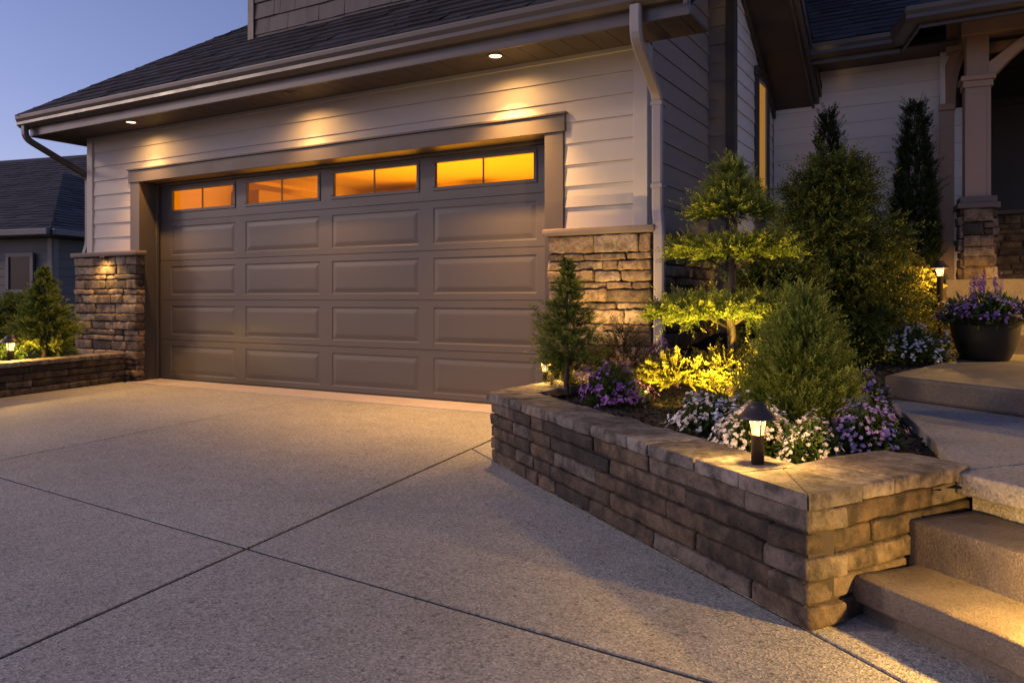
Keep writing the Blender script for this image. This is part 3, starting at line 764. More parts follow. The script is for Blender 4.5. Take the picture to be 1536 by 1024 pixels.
# downspouts: rectangular pipe along a path
def pipe(pts, w, d, name='downspout', mat='downspout'):
    mb = MB(); pts = [Vector(p) for p in pts]; n = len(pts); rings = []
    for i, p in enumerate(pts):
        ta = (pts[min(i+1, n-1)]-pts[max(i-1, 0)]).normalized()
        a = Vector((1, 0, 0)) if abs(ta.x) < .8 else Vector((0, 1, 0))
        a = (a-ta*a.dot(ta)).normalized(); b = ta.cross(a).normalized()
        c = .012
        prof = [(-w/2+c,-d/2),(w/2-c,-d/2),(w/2,-d/2+c),(w/2,d/2-c),(w/2-c,d/2),(-w/2+c,d/2),(-w/2,d/2-c),(-w/2,-d/2+c)]
        rings.append([p+a*x+b*y for x, y in prof])
    vs = [v for r in rings for v in r]; fs = []
    for i in range(n-1):
        for k in range(8): fs.append((i*8+k, i*8+(k+1) % 8, (i+1)*8+(k+1) % 8, (i+1)*8+k))
    fs += [tuple(range(7, -1, -1)), tuple((n-1)*8+k for k in range(8))]
    mb.add(vs, fs); return mb.build(name, M[mat], HOUSE)
def rounded(pts, r=.09, k=4):
    out = [Vector(pts[0])]
    for a, b, c in zip(pts, pts[1:], pts[2:]):
        a, b, c = map(Vector, (a, b, c)); d1 = (a-b).normalized()*r; d2 = (c-b).normalized()*r
        for j in range(k+1):
            t = j/k; out.append((b+d1)*(1-t)**2+b*2*t*(1-t)+(b+d2)*t*t)
    out.append(Vector(pts[-1])); return out
D1 = pipe(rounded([(-2.16, 5.51, 3.17), (-2.16, 5.51, 2.93), (-2.205, 6.10, 2.64), (-2.205, 6.10, 1.70), (-2.165, 6.03, 1.56), (-2.165, 6.03, .30)]), .085, .062)
for z in (2.56, 1.9):
    mb = MB(); mb.box((-2.252, 6.062, z), (-2.158, 6.17, z+.03)); mb.build('strap', M['downspout'], D1, .002)
pipe(rounded([(-10.27, 5.50, 3.17), (-10.27, 5.50, 3.02), (-10.10, 6.22, 2.62), (-10.10, 6.22, 1.72), (-10.17, 6.2, 1.56), (-10.17, 6.2, .05)]), .085, .062, mat='gutter')

# recessed lights in the eave
def can_light(x, v, on, e):
    mb = MB(); mb.lathe([(.078, 3.101), (.078, 3.093), (.060, 3.091), (.055, 3.098), (.052, 3.099)], (x, v, 0), 28)
    ring = mb.build('recessed_light', M['gutter'], HOUSE)
    mb = MB(); mb.lathe([(0.0005, 3.0985), (.053, 3.0985), (.053, 3.0975), (.0005, 3.0972)], (x, v, 0), 24)
    b = mb.build('bulb', M['bulb'] if on else M['bronze'], ring)
    s = lamp('soffit_spot', 'SPOT', (x, v, 3.088), e, (1.0, .50, .145), ring, spot_size=R(92), spot_blend=1.0, shadow_soft_size=.035)
    aim(lamp('soffit_flood', 'SPOT', (x, v, 3.080), 44, (1.0, .52, .15), ring, spot_size=R(164), spot_blend=.9, shadow_soft_size=.03), (0, 0, 3), (0, -.05, 2))
    aim(s, (x, v, 3.088), (x, v+.02, 2))
    return ring
can_light(-3.57, 5.83, True, 680)
can_light(-6.0, 5.83, False, 230)
can_light(-8.62, 5.83, True, 270)

# ---- porch on the right
mb = MB(); zp = 1.2
mb.box((-.25, 8.93, 0), (5, 13, zp)); mb.build('porch_floor', M['step'], HOUSE, .008)
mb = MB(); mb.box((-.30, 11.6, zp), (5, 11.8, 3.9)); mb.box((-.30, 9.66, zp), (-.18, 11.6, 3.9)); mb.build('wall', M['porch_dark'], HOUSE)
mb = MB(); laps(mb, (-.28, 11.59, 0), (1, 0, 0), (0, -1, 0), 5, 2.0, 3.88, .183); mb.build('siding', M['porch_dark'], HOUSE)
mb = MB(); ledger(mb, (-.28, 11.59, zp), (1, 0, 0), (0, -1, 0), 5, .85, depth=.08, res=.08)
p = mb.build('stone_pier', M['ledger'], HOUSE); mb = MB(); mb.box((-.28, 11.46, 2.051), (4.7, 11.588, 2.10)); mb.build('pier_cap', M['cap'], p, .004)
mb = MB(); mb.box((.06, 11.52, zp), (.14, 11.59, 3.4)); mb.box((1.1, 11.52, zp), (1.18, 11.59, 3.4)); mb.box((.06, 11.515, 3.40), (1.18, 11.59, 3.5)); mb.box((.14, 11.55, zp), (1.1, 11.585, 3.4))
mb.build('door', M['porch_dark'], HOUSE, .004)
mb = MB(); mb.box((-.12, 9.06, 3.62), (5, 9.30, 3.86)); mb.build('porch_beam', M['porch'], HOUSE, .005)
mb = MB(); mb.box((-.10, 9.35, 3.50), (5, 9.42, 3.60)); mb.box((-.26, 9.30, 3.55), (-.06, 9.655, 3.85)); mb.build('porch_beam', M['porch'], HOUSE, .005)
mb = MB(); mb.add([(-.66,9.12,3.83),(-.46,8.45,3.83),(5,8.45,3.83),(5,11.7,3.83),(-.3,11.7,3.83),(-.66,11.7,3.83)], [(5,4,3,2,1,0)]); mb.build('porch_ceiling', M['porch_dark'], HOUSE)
# pilaster and arched bracket back to the wall
mb = MB(); mb.box((-.325, 9.47, zp-.2), (-.19, 9.50, 2.98)); mb.box((-.335, 9.45, 2.981), (-.18, 9.51, 3.05))
mb.build('pilaster', M['porch'], HOUSE, .004)
mb = MB(); K = 10
o0, o1 = Vector((-.24, 9.46, 3.05)), Vector((-.02, 9.22, 3.62))
for k in range(K):
    t0, t1 = k/K, (k+1)/K
    ar = lambda t: Vector((o0.x+(o1.x-o0.x)*(1-math.cos(t*math.pi/2)), o0.y+(o1.y-o0.y)*(1-math.cos(t*math.pi/2)), o0.z+(o1.z-o0.z)*math.sin(t*math.pi/2)))
    a, b = ar(t0), ar(t1); n = Vector((-.10, .10, .02))
    mb.obox(a, b-a, Vector((.06, .05, 0)), n*.9)
mb.build('arched_bracket', M['porch'], HOUSE)
# column (slightly turned) on its stone pier
COLM = bpy.data.objects.new('porch_column', None); COL.objects.link(COLM); COLM.parent = HOUSE
COLM.location = Vector((.01, 9.20, zp))-HOUSE.location
def cbox(mb, hw, z0, z1, t=.5): mb.box((.01-hw, 9.20-hw, z0), (.01+hw, 9.20+hw, z1), t)
mb = MB(); cbox(mb, .112, 2.02, 3.10); cbox(mb, .098, 3.22, 3.62); mb.box((.085, 9.082, 2.03), (.095, 9.09, 3.09)); mb.build('shaft', M['porch'], COLM, .006)
mb = MB(); cbox(mb, .150, 3.165, 3.215); cbox(mb, .130, 3.10, 3.164); mb.build('capital', M['porch'], COLM, .006)
mb = MB(); cbox(mb, .185, 1.90, 1.955); cbox(mb, .160, 1.956, 2.019); mb.build('pier_cap', M['cap'], COLM, .006)
mb = MB(); hw = .135
for (o, a, b) in (((.01-hw, 9.20-hw+.02), (1, 0, 0), (0, -1, 0)), ((.01-hw+.02, 9.20+hw), (0, -1, 0), (-1, 0, 0)), ((.01+hw-.02, 9.20-hw), (0, 1, 0), (1, 0, 0))):
    ledger(mb, (o[0], o[1], zp), a, b, 2*hw, .70, depth=.05, hmin=.09, hmax=.17, lmin=.12, lmax=.26, res=.035)
cbox(mb, hw-.01, zp, 1.90, .2)
mb.build('stone_pier', M['ledger'], COLM)
COLM.rotation_euler = (0, 0, R(7))
# curved brace from the column to the beam
mb = MB(); K = 12
for k in range(K):
    t0, t1 = k/K, (k+1)/K
    lo = lambda t: (.11+.60*t, 3.13+.44*math.sin(t*math.pi/2)**.95)
    hi = lambda t: (.11+.60*t+.0, min(3.62, 3.27+.44*t+.06))
    vs = []
    for y in (9.10, 9.22):
        for f_, t in ((lo, t0), (lo, t1), (hi, t1), (hi, t0)):
            x, zz = f_(t); vs.append((x, y, zz))
    mb.add(vs, [(0,1,2,3), (7,6,5,4), (0,4,5,1), (3,2,6,7), (0,3,7,4), (1,5,6,2)])
mb.build('brace', M['porch'], HOUSE)
# porch eave
d = F_-B_
ou = Vector((-d.y, d.x, 0)).normalized()
if ou.x > 0: ou = -ou
mb = MB(); mb.extrude(gp, B_, ou, (0, 0, 1), d); mb.build('gutter', M['gutter'], HOUSE)
mb = MB(); mb.obox(B_+Vector((0, 0, -.17)), d, -ou*.025, (0, 0, .175)); mb.box((-.46, 8.43, 3.74-.17), (5, 8.455, 3.745)); mb.build('fascia', M['gutter'], HOUSE, .003)
gutter((-.46-.1, 8.42, 3.74), (5.4, 0, 0), (0, -1, 0))
mb = MB()
mb.add([(-.62,9.15,3.76),(-.50,8.35,3.76),(5,8.35,3.76),(5,10.5,5.3),(1.5,10.5,5.3),(.2,12.5,4.6)], [(1,2,3,4), (0,1,4,5)])
shingles(mb, (-.5, 8.36, 3.765), (1, 0, 0), (0, 1/l, P/l), (0, -P/l, 1/l), 18, .14, lambda y: y*.6, lambda y: 5.4)
mb.build('roof', M['shingle'], HOUSE)

# =====================================================================  entry steps
def slab(name, poly, z0, z1, label, mat='step', catg='step', bevel=.009, riser=None, kind=None):
    mb = MB(); mb.prism(poly, z0, z1)
    if riser: mb.prism(riser[0], riser[1], riser[2])
    o = mb.build(name, M[mat], bevel=bevel)
    return tag(o, label, catg)
q = lambda n0, n1, s0, s1: [ns(n0, s0)[:2], ns(n1, s0)[:2], ns(n1, s1)[:2], ns(n0, s1)[:2]][::-1]
SE = -1.27
def step(n0, n1, s0, z0, z1, label, mat='step', riser=None):
    mb = MB(); o = Vector(ns(n0, s0, z0)); e1 = Vector((SX, SY, 0))*(SE-s0); e2 = Vector((NX, NY, 0))*(n1-n0)
    mb.block(o, e1, e2, Vector((0, 0, z1-z0)), r=.010, amp=.006, res=.03, t=.5, seed=n0*7)
    if riser: mb.prism(q(riser[0], riser[1], s0+.01, SE-.004), riser[2], riser[3])
    return tag(mb.build('concrete_step', M[mat]), label, 'step')
step(1.925, 2.24, -1.935, .050, .132, 'lowest concrete step, its tread lit yellow, thick slab overhanging a dark riser', riser=(1.966, 2.23, -.02, .052))
step(2.20, 2.50, -1.965, .10, .272, 'second concrete step, solid brown block between the lit lowest step and the landing slab')
step(2.455, 3.92, -1.998, .325, .402, 'third step, grey slab edge level with the landing beside the wall coping', 'landing', riser=(2.53, 3.9, .10, .33))
slab('concrete_landing', [ns(2.55, -2.06)[:2], ns(2.55, -2.004)[:2], ns(3.93, -2.004)[:2], ns(3.96, -3.66)[:2], ns(3.9, -3.62)[:2]], .325, .401, 'pale grey concrete landing behind the planter, below the thick slab step', mat='landing', catg='landing', bevel=.006)
e = Vector((.7886, -.6164)); a = Vector((-.48, 5.336))
slab('concrete_step', [tuple(a), tuple(a+e*3.4), (3.2, 8.0), (-.0, 8.0), (-.07, 7.4)], .402, .540, 'thick rough slab step with the black flower pot standing on it', mat='step', bevel=.02)
for i, (v, z, lab) in enumerate(((7.93, .71, 'concrete step just behind the black flower pot'), (8.27, .88, 'middle one of the narrow upper steps behind the flower pot'), (8.60, 1.05, 'topmost narrow step directly below the porch floor'))):
    slab('concrete_step', [(-.02+.02*i, v), (3.2, v), (3.2, v+.40), (-.02+.02*i, v+.40)], .1, z, lab)

# =====================================================================  stone planter by the steps
PW = thing('planter_wall', ns(1.705, -1.883), 'long raised planter wall of brown stone blocks beside the entry steps', 'planter')
mb = MB(); mc = MB()
def block_run(mb, o, al, out, L_, courses, h, depth, lmin, lmax, res=.04, z0=0.0, first=None, starts=(0.0,)):
    o, al, out = map(Vector, (o, al, out))
    for k in range(courses):
        x = starts[k % len(starts)]; j = 0
        while x < L_-1e-3:
            lm, lx = (lmin, lmax) if isinstance(lmin, float) else (lmin[x > 1.5], lmax[x > 1.5])
            w = random.uniform(lm, lx)
            if j == 0 and first: w = first[k % len(first)]
            if L_-x-w < lm*.6: w = L_-x
            dd = random.uniform(-.007, .007)
            mb.block(o+al*(x+.003)+out*dd+Vector((0, 0, z0+k*h+.004)), al*(w-.006), -out*(depth+dd), Vector((0, 0, h-.008)), r=.009, amp=.011, res=res, t=random.random(), seed=random.uniform(0, 50))
            x += w; j += 1
S0 = Vector((SX, SY, 0)); N0 = Vector((NX, NY, 0))
A2 = (N0*.987-S0*.158).normalized(); O2 = (S0*.987+N0*.158).normalized()
HC = .0735
p0 = Vector(ns(1.705, -1.883))
block_run(mb, p0, -S0, -N0, 2.77, 5, HC, .16, (.34, .16), (.66, .34), .026, first=(.27, .42, .20, .48, .30), starts=(0, .165))
block_run(mb, p0, A2, O2, .86, 5, HC, .16, .26, .62, .03, starts=(.165, 0))
p1 = Vector(ns(1.705, -4.653))
block_run(mb, p1+Vector((.0, .16, 0)), Vector((.02, 1, 0)).normalized(), Vector((-1, .02, 0)).normalized(), 1.68, 5, HC, .16, .2, .45, .05)
mb.build('block_wall', M['block'], PW)
mb = MB(); HB = 5*HC-.004                                                              # dark core behind the joints
mb.prism([tuple((p0-S0*.02+N0*.02)[:2]), tuple((p0-S0*.02+N0*.12)[:2]), tuple((p0-S0*2.72+N0*.12)[:2]), tuple((p0-S0*2.72+N0*.02)[:2])], 0, HB)
mb.obox(p0+A2*.15-O2*.12, A2*.68, O2*.10, (0, 0, HB))
mb.box((p1.x+.03, p1.y+.15, 0), (p1.x+.13, p1.y+1.8, HB))
mb.build('mortar_bed', M['mortar'], PW)
# coping flagstones
zc = 5*HC; tc = .052
def coping_run(mb, o, al, out, L_, depth, lens, over=.018):
    o, al, out = map(Vector, (o, al, out)); x = 0.0; i = 0
    while x < L_-1e-3:
        w = lens[i % len(lens)]*random.uniform(.85, 1.15); i += 1
        if L_-x-w < .12: w = L_-x
        mb.block(o+al*(x+.004)+out*over+Vector((0, 0, zc+.002)), al*(w-.008), -out*(depth+over+random.uniform(-.012, .012)), Vector((0, 0, tc)), r=.007, amp=.009, res=.026, t=random.random(), seed=random.uniform(0, 50))
        x += w
coping_run(mc, p0-S0*.304, -S0, -N0, 2.426, .262, (.24, .34, .16, .30, .20, .26, .38, .2))
coping_run(mc, p0+A2*.235, A2, O2, .61, .31, (.17, .40))
coping_run(mc, p1+Vector((0, .12, 0)), Vector((.02, 1, 0)).normalized(), Vector((-1, .02, 0)).normalized(), 1.70, .27, (.42, .5, .38))
def wedge(pts, t):                                                                     # mitred corner flags
    n = len(pts); mc.add([(x, y, zc+.002) for x, y in pts]+[(x, y, zc+.053) for x, y in pts], [tuple(range(n-1, -1, -1)), tuple(range(n, 2*n))]+[(i, (i+1) % n, n+(i+1) % n, n+i) for i in range(n)], t)
f2 = lambda n, s: ns(n, s)[:2]
OC = p0-N0*.018+O2*.018; SC = p0+A2*.233+O2*.018; IC = SC-O2*.318; LC = p0-S0*.302-N0*.018; LI = LC+N0*.25
t2 = lambda v: (v.x, v.y)
wedge([t2(OC+A2*.004), t2(SC), t2(IC+A2*.002)], .12)
wedge([t2(OC-S0*.004), t2(IC-A2*.002), t2(LI), t2(LC)], .42)
wedge([f2(1.687, -4.41), f2(1.967, -4.41), tuple(p1.to_2d()+Vector((.29, .115))), tuple(p1.to_2d()+Vector((-.02, .115))), tuple(p1.to_2d()+Vector((-.02, -.012)))][::-1], .5)
cp = mc.build('coping', M['coping'], PW)

# =====================================================================  left planter
PW2 = thing('planter_wall', (-8.9, 5.0, 0), 'low raised stone planter wall running out from the left stone pier', 'planter')
mb = MB(); al = Vector((.42, -1.66, 0)).normalized(); out = Vector((1.66, .42, 0)).normalized()
o2 = Vector((-8.99, 6.0, 0))
block_run(mb, o2, al, out, 2.6, 4, .075, .16, .2, .55, .05)
mb.build('block_wall', M['block'], PW2)
mb = MB(); mb.obox(o2-out*.13, al*2.6, out*.10, (0, 0, .30)); mb.build('mortar_bed', M['mortar'], PW2)
mb = MB(); zc = .30; tc = .05
coping_run(mb, o2, al, out, 2.62, .25, (.5, .62, .44)); mb.build('coping', M['coping'], PW2)

# =====================================================================  mulch beds
def mz(x, y):
    return .355+.105*max(0, y-5.0)+.012*mnoise.noise(Vector((x*3, y*3, 0)))+.010*mnoise.noise(Vector((x*11, y*11, 3)))
def inside(p, poly):
    x, y = p; c = False; n = len(poly)
    for i in range(n):
        x1, y1 = poly[i]; x2, y2 = poly[(i+1) % n]
        if (y1 > y) != (y2 > y) and x < (x2-x1)*(y-y1)/(y2-y1)+x1: c = not c
    return c
bed = [f2(1.80, -1.98), f2(2.60, -1.98), f2(3.95, -3.55), (-.38, 5.5), (-.02, 7.4), (0.0, 8.95), (-.2, 9.63), (-2.2, 9.63), (-2.28, 6.1), (-2.5, 6.1), (-2.50, 4.35)]
bed2 = [(-9.0, 6.03), (-8.52, 4.0), (-8.38, 3.4), (-11.2, 3.2), (-11.2, 7.0), (-10.05, 7.0), (-10.05, 6.03)]
def bed_mesh(poly, zf, name, step=.06):
    xs = [p[0] for p in poly]; ys = [p[1] for p in poly]; mb = MB(); ids = {}; vs = []; fs = []
    nx = int((max(xs)-min(xs))/step)+2; ny = int((max(ys)-min(ys))/step)+2
    X = lambda i: min(xs)+i*step; Y = lambda j: min(ys)+j*step
    def vid(i, j):
        if (i, j) not in ids: ids[(i, j)] = len(vs); vs.append((X(i), Y(j), zf(X(i), Y(j))))
        return ids[(i, j)]
    for i in range(nx):
        for j in range(ny):
            if inside((X(i)+step/2, Y(j)+step/2), poly): fs.append((vid(i,j), vid(i+1,j), vid(i+1,j+1), vid(i,j+1)))
    mb.add(vs, fs, .4, True)
    return tag(mb.build(name, M['soil']), kind='stuff')
bed_mesh(bed, mz, 'mulch')
mz2 = lambda x, y: .29+.02*mnoise.noise(Vector((x*3, y*3, 7)))
bed_mesh(bed2, mz2, 'mulch')
def chips(poly, zf, n, name):
    xs = [p[0] for p in poly]; ys = [p[1] for p in poly]; P_ = []
    while len(P_) < n:
        p = (random.uniform(min(xs), max(xs)), random.uniform(min(ys), max(ys)))
        if inside(p, poly): P_.append((p[0], p[1], zf(*p)+random.uniform(.002, .014)))
    P_ = np.array(P_); D = rng.normal(size=(n, 3))*np.array([1, 1, .35])
    V, T = leaves(P_, unit(D), .030, .0065, rng.uniform(0, 1, n)**1.6)
    return tag(quads_object(name, V, T, M['chips']), kind='stuff')
chips([p for p in bed], mz, 15000, 'bark_mulch')
chips(bed2, mz2, 4000, 'bark_mulch')

# =====================================================================  path lights
def path_light(loc, s, post, label, e, tilt=0):
    root = thing('path_light', loc, label, 'path light', 'bronze path lights')
    x, y, z = loc; r = .070*s; pz = post
    mb = MB(); mb.lathe([(.0005, 0), (.0225*s, 0), (.0225*s, pz), (.0285*s, pz+.004*s), (.0285*s, pz+.008*s), (.0005, pz+.008*s)], (x, y, z), 20); mb.build('post', M['bronze'], root)
    h = .062*s; b0 = pz+.008*s
    mb = MB(); mb.lathe([(.0215*s, b0), (.029*s, b0+h)], (x, y, z), 20); mb.build('lantern_glass', M['lantern'], root)
    mb = MB()
    for k in range(4):
        a = k*math.pi/2+.6; ca, sa = math.cos(a), math.sin(a)
        mb.tube([(x+ca*.0235*s, y+sa*.0235*s, z+b0-.002), (x+ca*.031*s, y+sa*.031*s, z+b0+h)], .0024*s, 5)
    mb.build('bracket', M['bronze'], root)
    mb = MB(); mb.lathe([(.0005, b0+.001*s), (.008*s, b0+.001*s), (.011*s, b0+.014*s), (.008*s, b0+.026*s), (.0005, b0+.028*s)], (x, y, z), 14); mb.build('bulb', M['bulb_path'], root)
    c0 = b0+h
    mb = MB(); mb.lathe([(.0005, c0), (.066*s, c0-.004*s), (r, c0-.006*s), (r*1.01, c0-.002*s), (.060*s, c0+.007*s), (.046*s, c0+.021*s), (.036*s, c0+.033*s), (.0345*s, c0+.036*s), (.034*s, c0+.042*s), (.025*s, c0+.044*s), (.024*s, c0+.050*s), (.0005, c0+.052*s)], (x, y, z), 28); mb.build('cap', M['bronze'], root)
    lamp('path_lamp', 'POINT', (x, y, z+b0+h*.82), e*1.3, (1.0, .54, .12), root, shadow_soft_size=.012*s)
    return root
path_light((*f2(1.836, -2.274), .419), 1.0, .100, 'bronze path light standing on the planter coping among white flowers, nearest the steps', 22.0)
path_light((-2.63, 4.98, .42), 1.1, .065, 'small path light half hidden behind the young conifer by the right stone pier', 18.0)
path_light((-.27, 7.95, .64), 1.18, .56, 'tall bronze path light beside the golden bush and porch column', 60.0)
path_light((-8.98, 4.66, .325), 1.45, .12, 'path light on the low left planter near the left spruce', 70.0)
path_light(ns(2.12, -1.17), 1.2, .26, 'path light at the far end of the lowest concrete step', 120)
path_light((1.40, 7.66, .541), 1.18, .62, 'tall path light on the thick slab step at the right side of the entry stairs', 300)

# ground spotlights (little bronze bullets in the mulch)
def uplight(loc, target, e, label, size=70, col=(1.0, .66, .10)):
    root = thing('ground_spotlight', loc, label, 'spotlight', 'ground spotlights in the mulch')
    L0 = Vector(loc); d = (Vector(target)-L0).normalized(); a = L0+Vector((0, 0, .045))
    mb = MB(); mb.tube([L0+Vector((0, 0, -.05)), a], .007, 6); mb.build('stake', M['bronze'], root)
    mb = MB(); mb.tube([a-d*.03, a-d*.01, a+d*.05], [.012, .022, .024], 12); mb.build('housing', M['bronze'], root)
    mb = MB(); mb.tube([a+d*.0505, a+d*.0515], [.019, .019], 12); mb.build('bulb', M['bulb'], root)
    s = lamp('uplight_spot', 'SPOT', a+d*.056, e, col, root, spot_size=R(size), spot_blend=.9, shadow_soft_size=.015)
    aim(s, (0, 0, 0), d)
uplight((-1.30, 4.36, .375), (-1.34, 4.95, .92), 140, 'bronze ground spotlight at the foot of the tiered pine, behind the white flowers', 125)
uplight((-1.64, 4.34, .375), (-1.58, 4.85, .62), 34, 'extra bronze spotlight added to widen the glow on the golden bush, beside the bright purple flowers', 125)  # extra lamp, added only to spread warm light across the golden bush
uplight((-2.40, 5.35, .39), (-2.66, 6.1, 1.30), 110, 'bronze ground spotlight aimed up the right stone pier', 80, (1.0, .60, .17))
for x in (-9.42,):
    s = lamp('cap_spot', 'SPOT', (x, 5.89, 1.50), 30, (1.0, .58, .17), HOUSE, spot_size=R(165), spot_blend=1.0, shadow_soft_size=.02); aim(s, (0, 0, 0), (0, .16, -1))

# =====================================================================  plants
def shrub(name, loc, label, cat_, VT, mat, group=None, trunk=None, limbs=()):
    root = thing(name, loc, label, cat_, group)
    quads_object('crown', VT[0], VT[1], M[mat], root)
    if trunk: trunk_mesh(trunk[0], trunk[1], root, limbs)
    return root
# left spruce
c = (-9.16, 5.12, .29)
shrub('spruce_tree', c, 'small spruce in the low left planter against the left stone pier', 'tree',
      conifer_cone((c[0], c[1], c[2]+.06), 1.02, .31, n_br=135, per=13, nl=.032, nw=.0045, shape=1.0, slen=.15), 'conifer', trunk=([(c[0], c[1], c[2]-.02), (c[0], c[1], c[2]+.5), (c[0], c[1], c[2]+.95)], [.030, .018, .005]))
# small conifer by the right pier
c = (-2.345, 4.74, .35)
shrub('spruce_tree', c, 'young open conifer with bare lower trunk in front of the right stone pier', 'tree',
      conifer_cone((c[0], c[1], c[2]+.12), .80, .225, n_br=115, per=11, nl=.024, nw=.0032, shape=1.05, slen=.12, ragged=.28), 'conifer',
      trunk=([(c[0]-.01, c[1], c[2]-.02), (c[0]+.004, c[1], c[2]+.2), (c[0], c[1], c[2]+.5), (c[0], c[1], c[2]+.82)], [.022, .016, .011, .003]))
c = (-2.43, 4.88, .36)
shrub('shrub', c, 'wispy low sprigs around the half hidden path light', 'shrub', loose(c, .24, .09, 10, 22, nl=.03, nw=.004, csize=.4), 'holly')
# heather shrubs behind
c = (-2.10, 5.14, .36)
shrub('heather_shrub', c, 'upright reddish green heather between the purple flowers and the right pier', 'shrub', egg(c, .47, .20, 420, nl=.026, nw=.0032, up=1.5, ragged=.2), 'heather')
c = (-1.93, 5.38, .38)
flower_mound('flower_clump', c, .17, .17, .33, 'purple_petal', 'purple heather blooms at the foot of the grey downspout', 'flower clumps in the planter', heads=110, psz=.008, leafm='heather', fz=-.05, nleaf=900)
# tiered pine
c = (-1.30, 4.91, .34); cx, cy, cz = c
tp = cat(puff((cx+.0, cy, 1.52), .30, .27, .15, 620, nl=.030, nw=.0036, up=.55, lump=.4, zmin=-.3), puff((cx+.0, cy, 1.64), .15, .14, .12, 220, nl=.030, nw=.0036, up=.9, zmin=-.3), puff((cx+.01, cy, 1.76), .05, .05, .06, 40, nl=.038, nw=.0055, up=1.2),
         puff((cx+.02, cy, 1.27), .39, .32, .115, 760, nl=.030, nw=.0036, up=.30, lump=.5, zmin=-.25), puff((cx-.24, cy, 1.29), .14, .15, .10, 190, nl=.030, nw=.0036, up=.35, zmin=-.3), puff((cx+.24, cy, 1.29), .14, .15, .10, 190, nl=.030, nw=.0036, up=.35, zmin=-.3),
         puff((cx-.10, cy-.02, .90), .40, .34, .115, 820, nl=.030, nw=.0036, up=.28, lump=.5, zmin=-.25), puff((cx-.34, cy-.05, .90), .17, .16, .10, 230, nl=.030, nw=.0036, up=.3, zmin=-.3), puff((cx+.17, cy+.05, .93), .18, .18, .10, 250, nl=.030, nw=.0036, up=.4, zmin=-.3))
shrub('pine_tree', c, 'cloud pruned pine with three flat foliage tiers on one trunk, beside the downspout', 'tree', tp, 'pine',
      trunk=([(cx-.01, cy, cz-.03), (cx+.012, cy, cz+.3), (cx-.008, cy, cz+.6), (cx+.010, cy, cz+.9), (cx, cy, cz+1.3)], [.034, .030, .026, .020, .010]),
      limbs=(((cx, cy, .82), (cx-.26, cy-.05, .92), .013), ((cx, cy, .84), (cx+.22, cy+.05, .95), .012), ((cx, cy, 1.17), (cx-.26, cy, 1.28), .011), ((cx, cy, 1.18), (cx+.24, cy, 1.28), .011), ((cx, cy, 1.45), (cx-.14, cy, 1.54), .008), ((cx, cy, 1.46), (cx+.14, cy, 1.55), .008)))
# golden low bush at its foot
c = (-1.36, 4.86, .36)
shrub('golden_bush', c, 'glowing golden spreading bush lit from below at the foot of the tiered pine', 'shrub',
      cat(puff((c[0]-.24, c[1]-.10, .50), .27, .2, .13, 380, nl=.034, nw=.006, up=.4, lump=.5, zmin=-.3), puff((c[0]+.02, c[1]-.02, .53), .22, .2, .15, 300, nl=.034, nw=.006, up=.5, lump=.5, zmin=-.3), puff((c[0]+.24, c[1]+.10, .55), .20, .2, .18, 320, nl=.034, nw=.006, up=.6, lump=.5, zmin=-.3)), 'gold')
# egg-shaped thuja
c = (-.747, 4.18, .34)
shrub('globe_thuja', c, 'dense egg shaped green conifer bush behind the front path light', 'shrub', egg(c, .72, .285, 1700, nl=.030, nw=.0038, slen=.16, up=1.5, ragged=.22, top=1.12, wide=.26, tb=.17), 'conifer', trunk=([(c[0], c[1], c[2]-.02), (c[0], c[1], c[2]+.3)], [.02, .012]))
# big loose shrub behind
c = (-1.02, 7.05, .55)
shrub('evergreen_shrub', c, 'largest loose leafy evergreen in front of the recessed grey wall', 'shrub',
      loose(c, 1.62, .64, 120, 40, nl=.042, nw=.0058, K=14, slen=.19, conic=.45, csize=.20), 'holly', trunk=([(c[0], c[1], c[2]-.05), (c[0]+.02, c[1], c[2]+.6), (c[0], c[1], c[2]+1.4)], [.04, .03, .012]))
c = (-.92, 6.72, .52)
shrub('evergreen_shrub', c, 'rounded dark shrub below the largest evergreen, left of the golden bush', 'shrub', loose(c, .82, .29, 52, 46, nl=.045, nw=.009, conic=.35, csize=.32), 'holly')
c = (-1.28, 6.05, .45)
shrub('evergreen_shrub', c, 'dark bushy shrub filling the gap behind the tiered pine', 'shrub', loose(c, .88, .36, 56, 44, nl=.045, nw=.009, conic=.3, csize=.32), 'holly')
# columnar arborvitae
c = (-1.33, 8.85, .72)
shrub('arborvitae', c, 'narrow dark arborvitae rising behind the largest evergreen by the lit window', 'tree', egg(c, 2.46, .25, 1700, nl=.034, nw=.0055, up=2.2, top=.62, wide=.30, ragged=.10), 'thuja', 'arborvitae columns by the back wall', trunk=([(c[0], c[1], .6), (c[0], c[1], 1.8)], [.04, .02]))
c = (-.536, 9.18, .75)
shrub('arborvitae', c, 'tall narrow arborvitae standing free against the grey wall, nearest the porch column', 'tree', egg(c, 2.50, .255, 2200, nl=.034, nw=.0055, up=2.2, top=.55, wide=.34, ragged=.10), 'thuja', 'arborvitae columns by the back wall', trunk=([(c[0], c[1], .6), (c[0], c[1], 1.8)], [.04, .02]))
# golden bush by the porch light
c = (-.60, 8.16, .64)
shrub('golden_bush', c, 'golden leaved bush beside the tall path light near the porch', 'shrub', loose(c, .74, .31, 56, 40, nl=.030, nw=.008, conic=.3, csize=.32), 'gold')
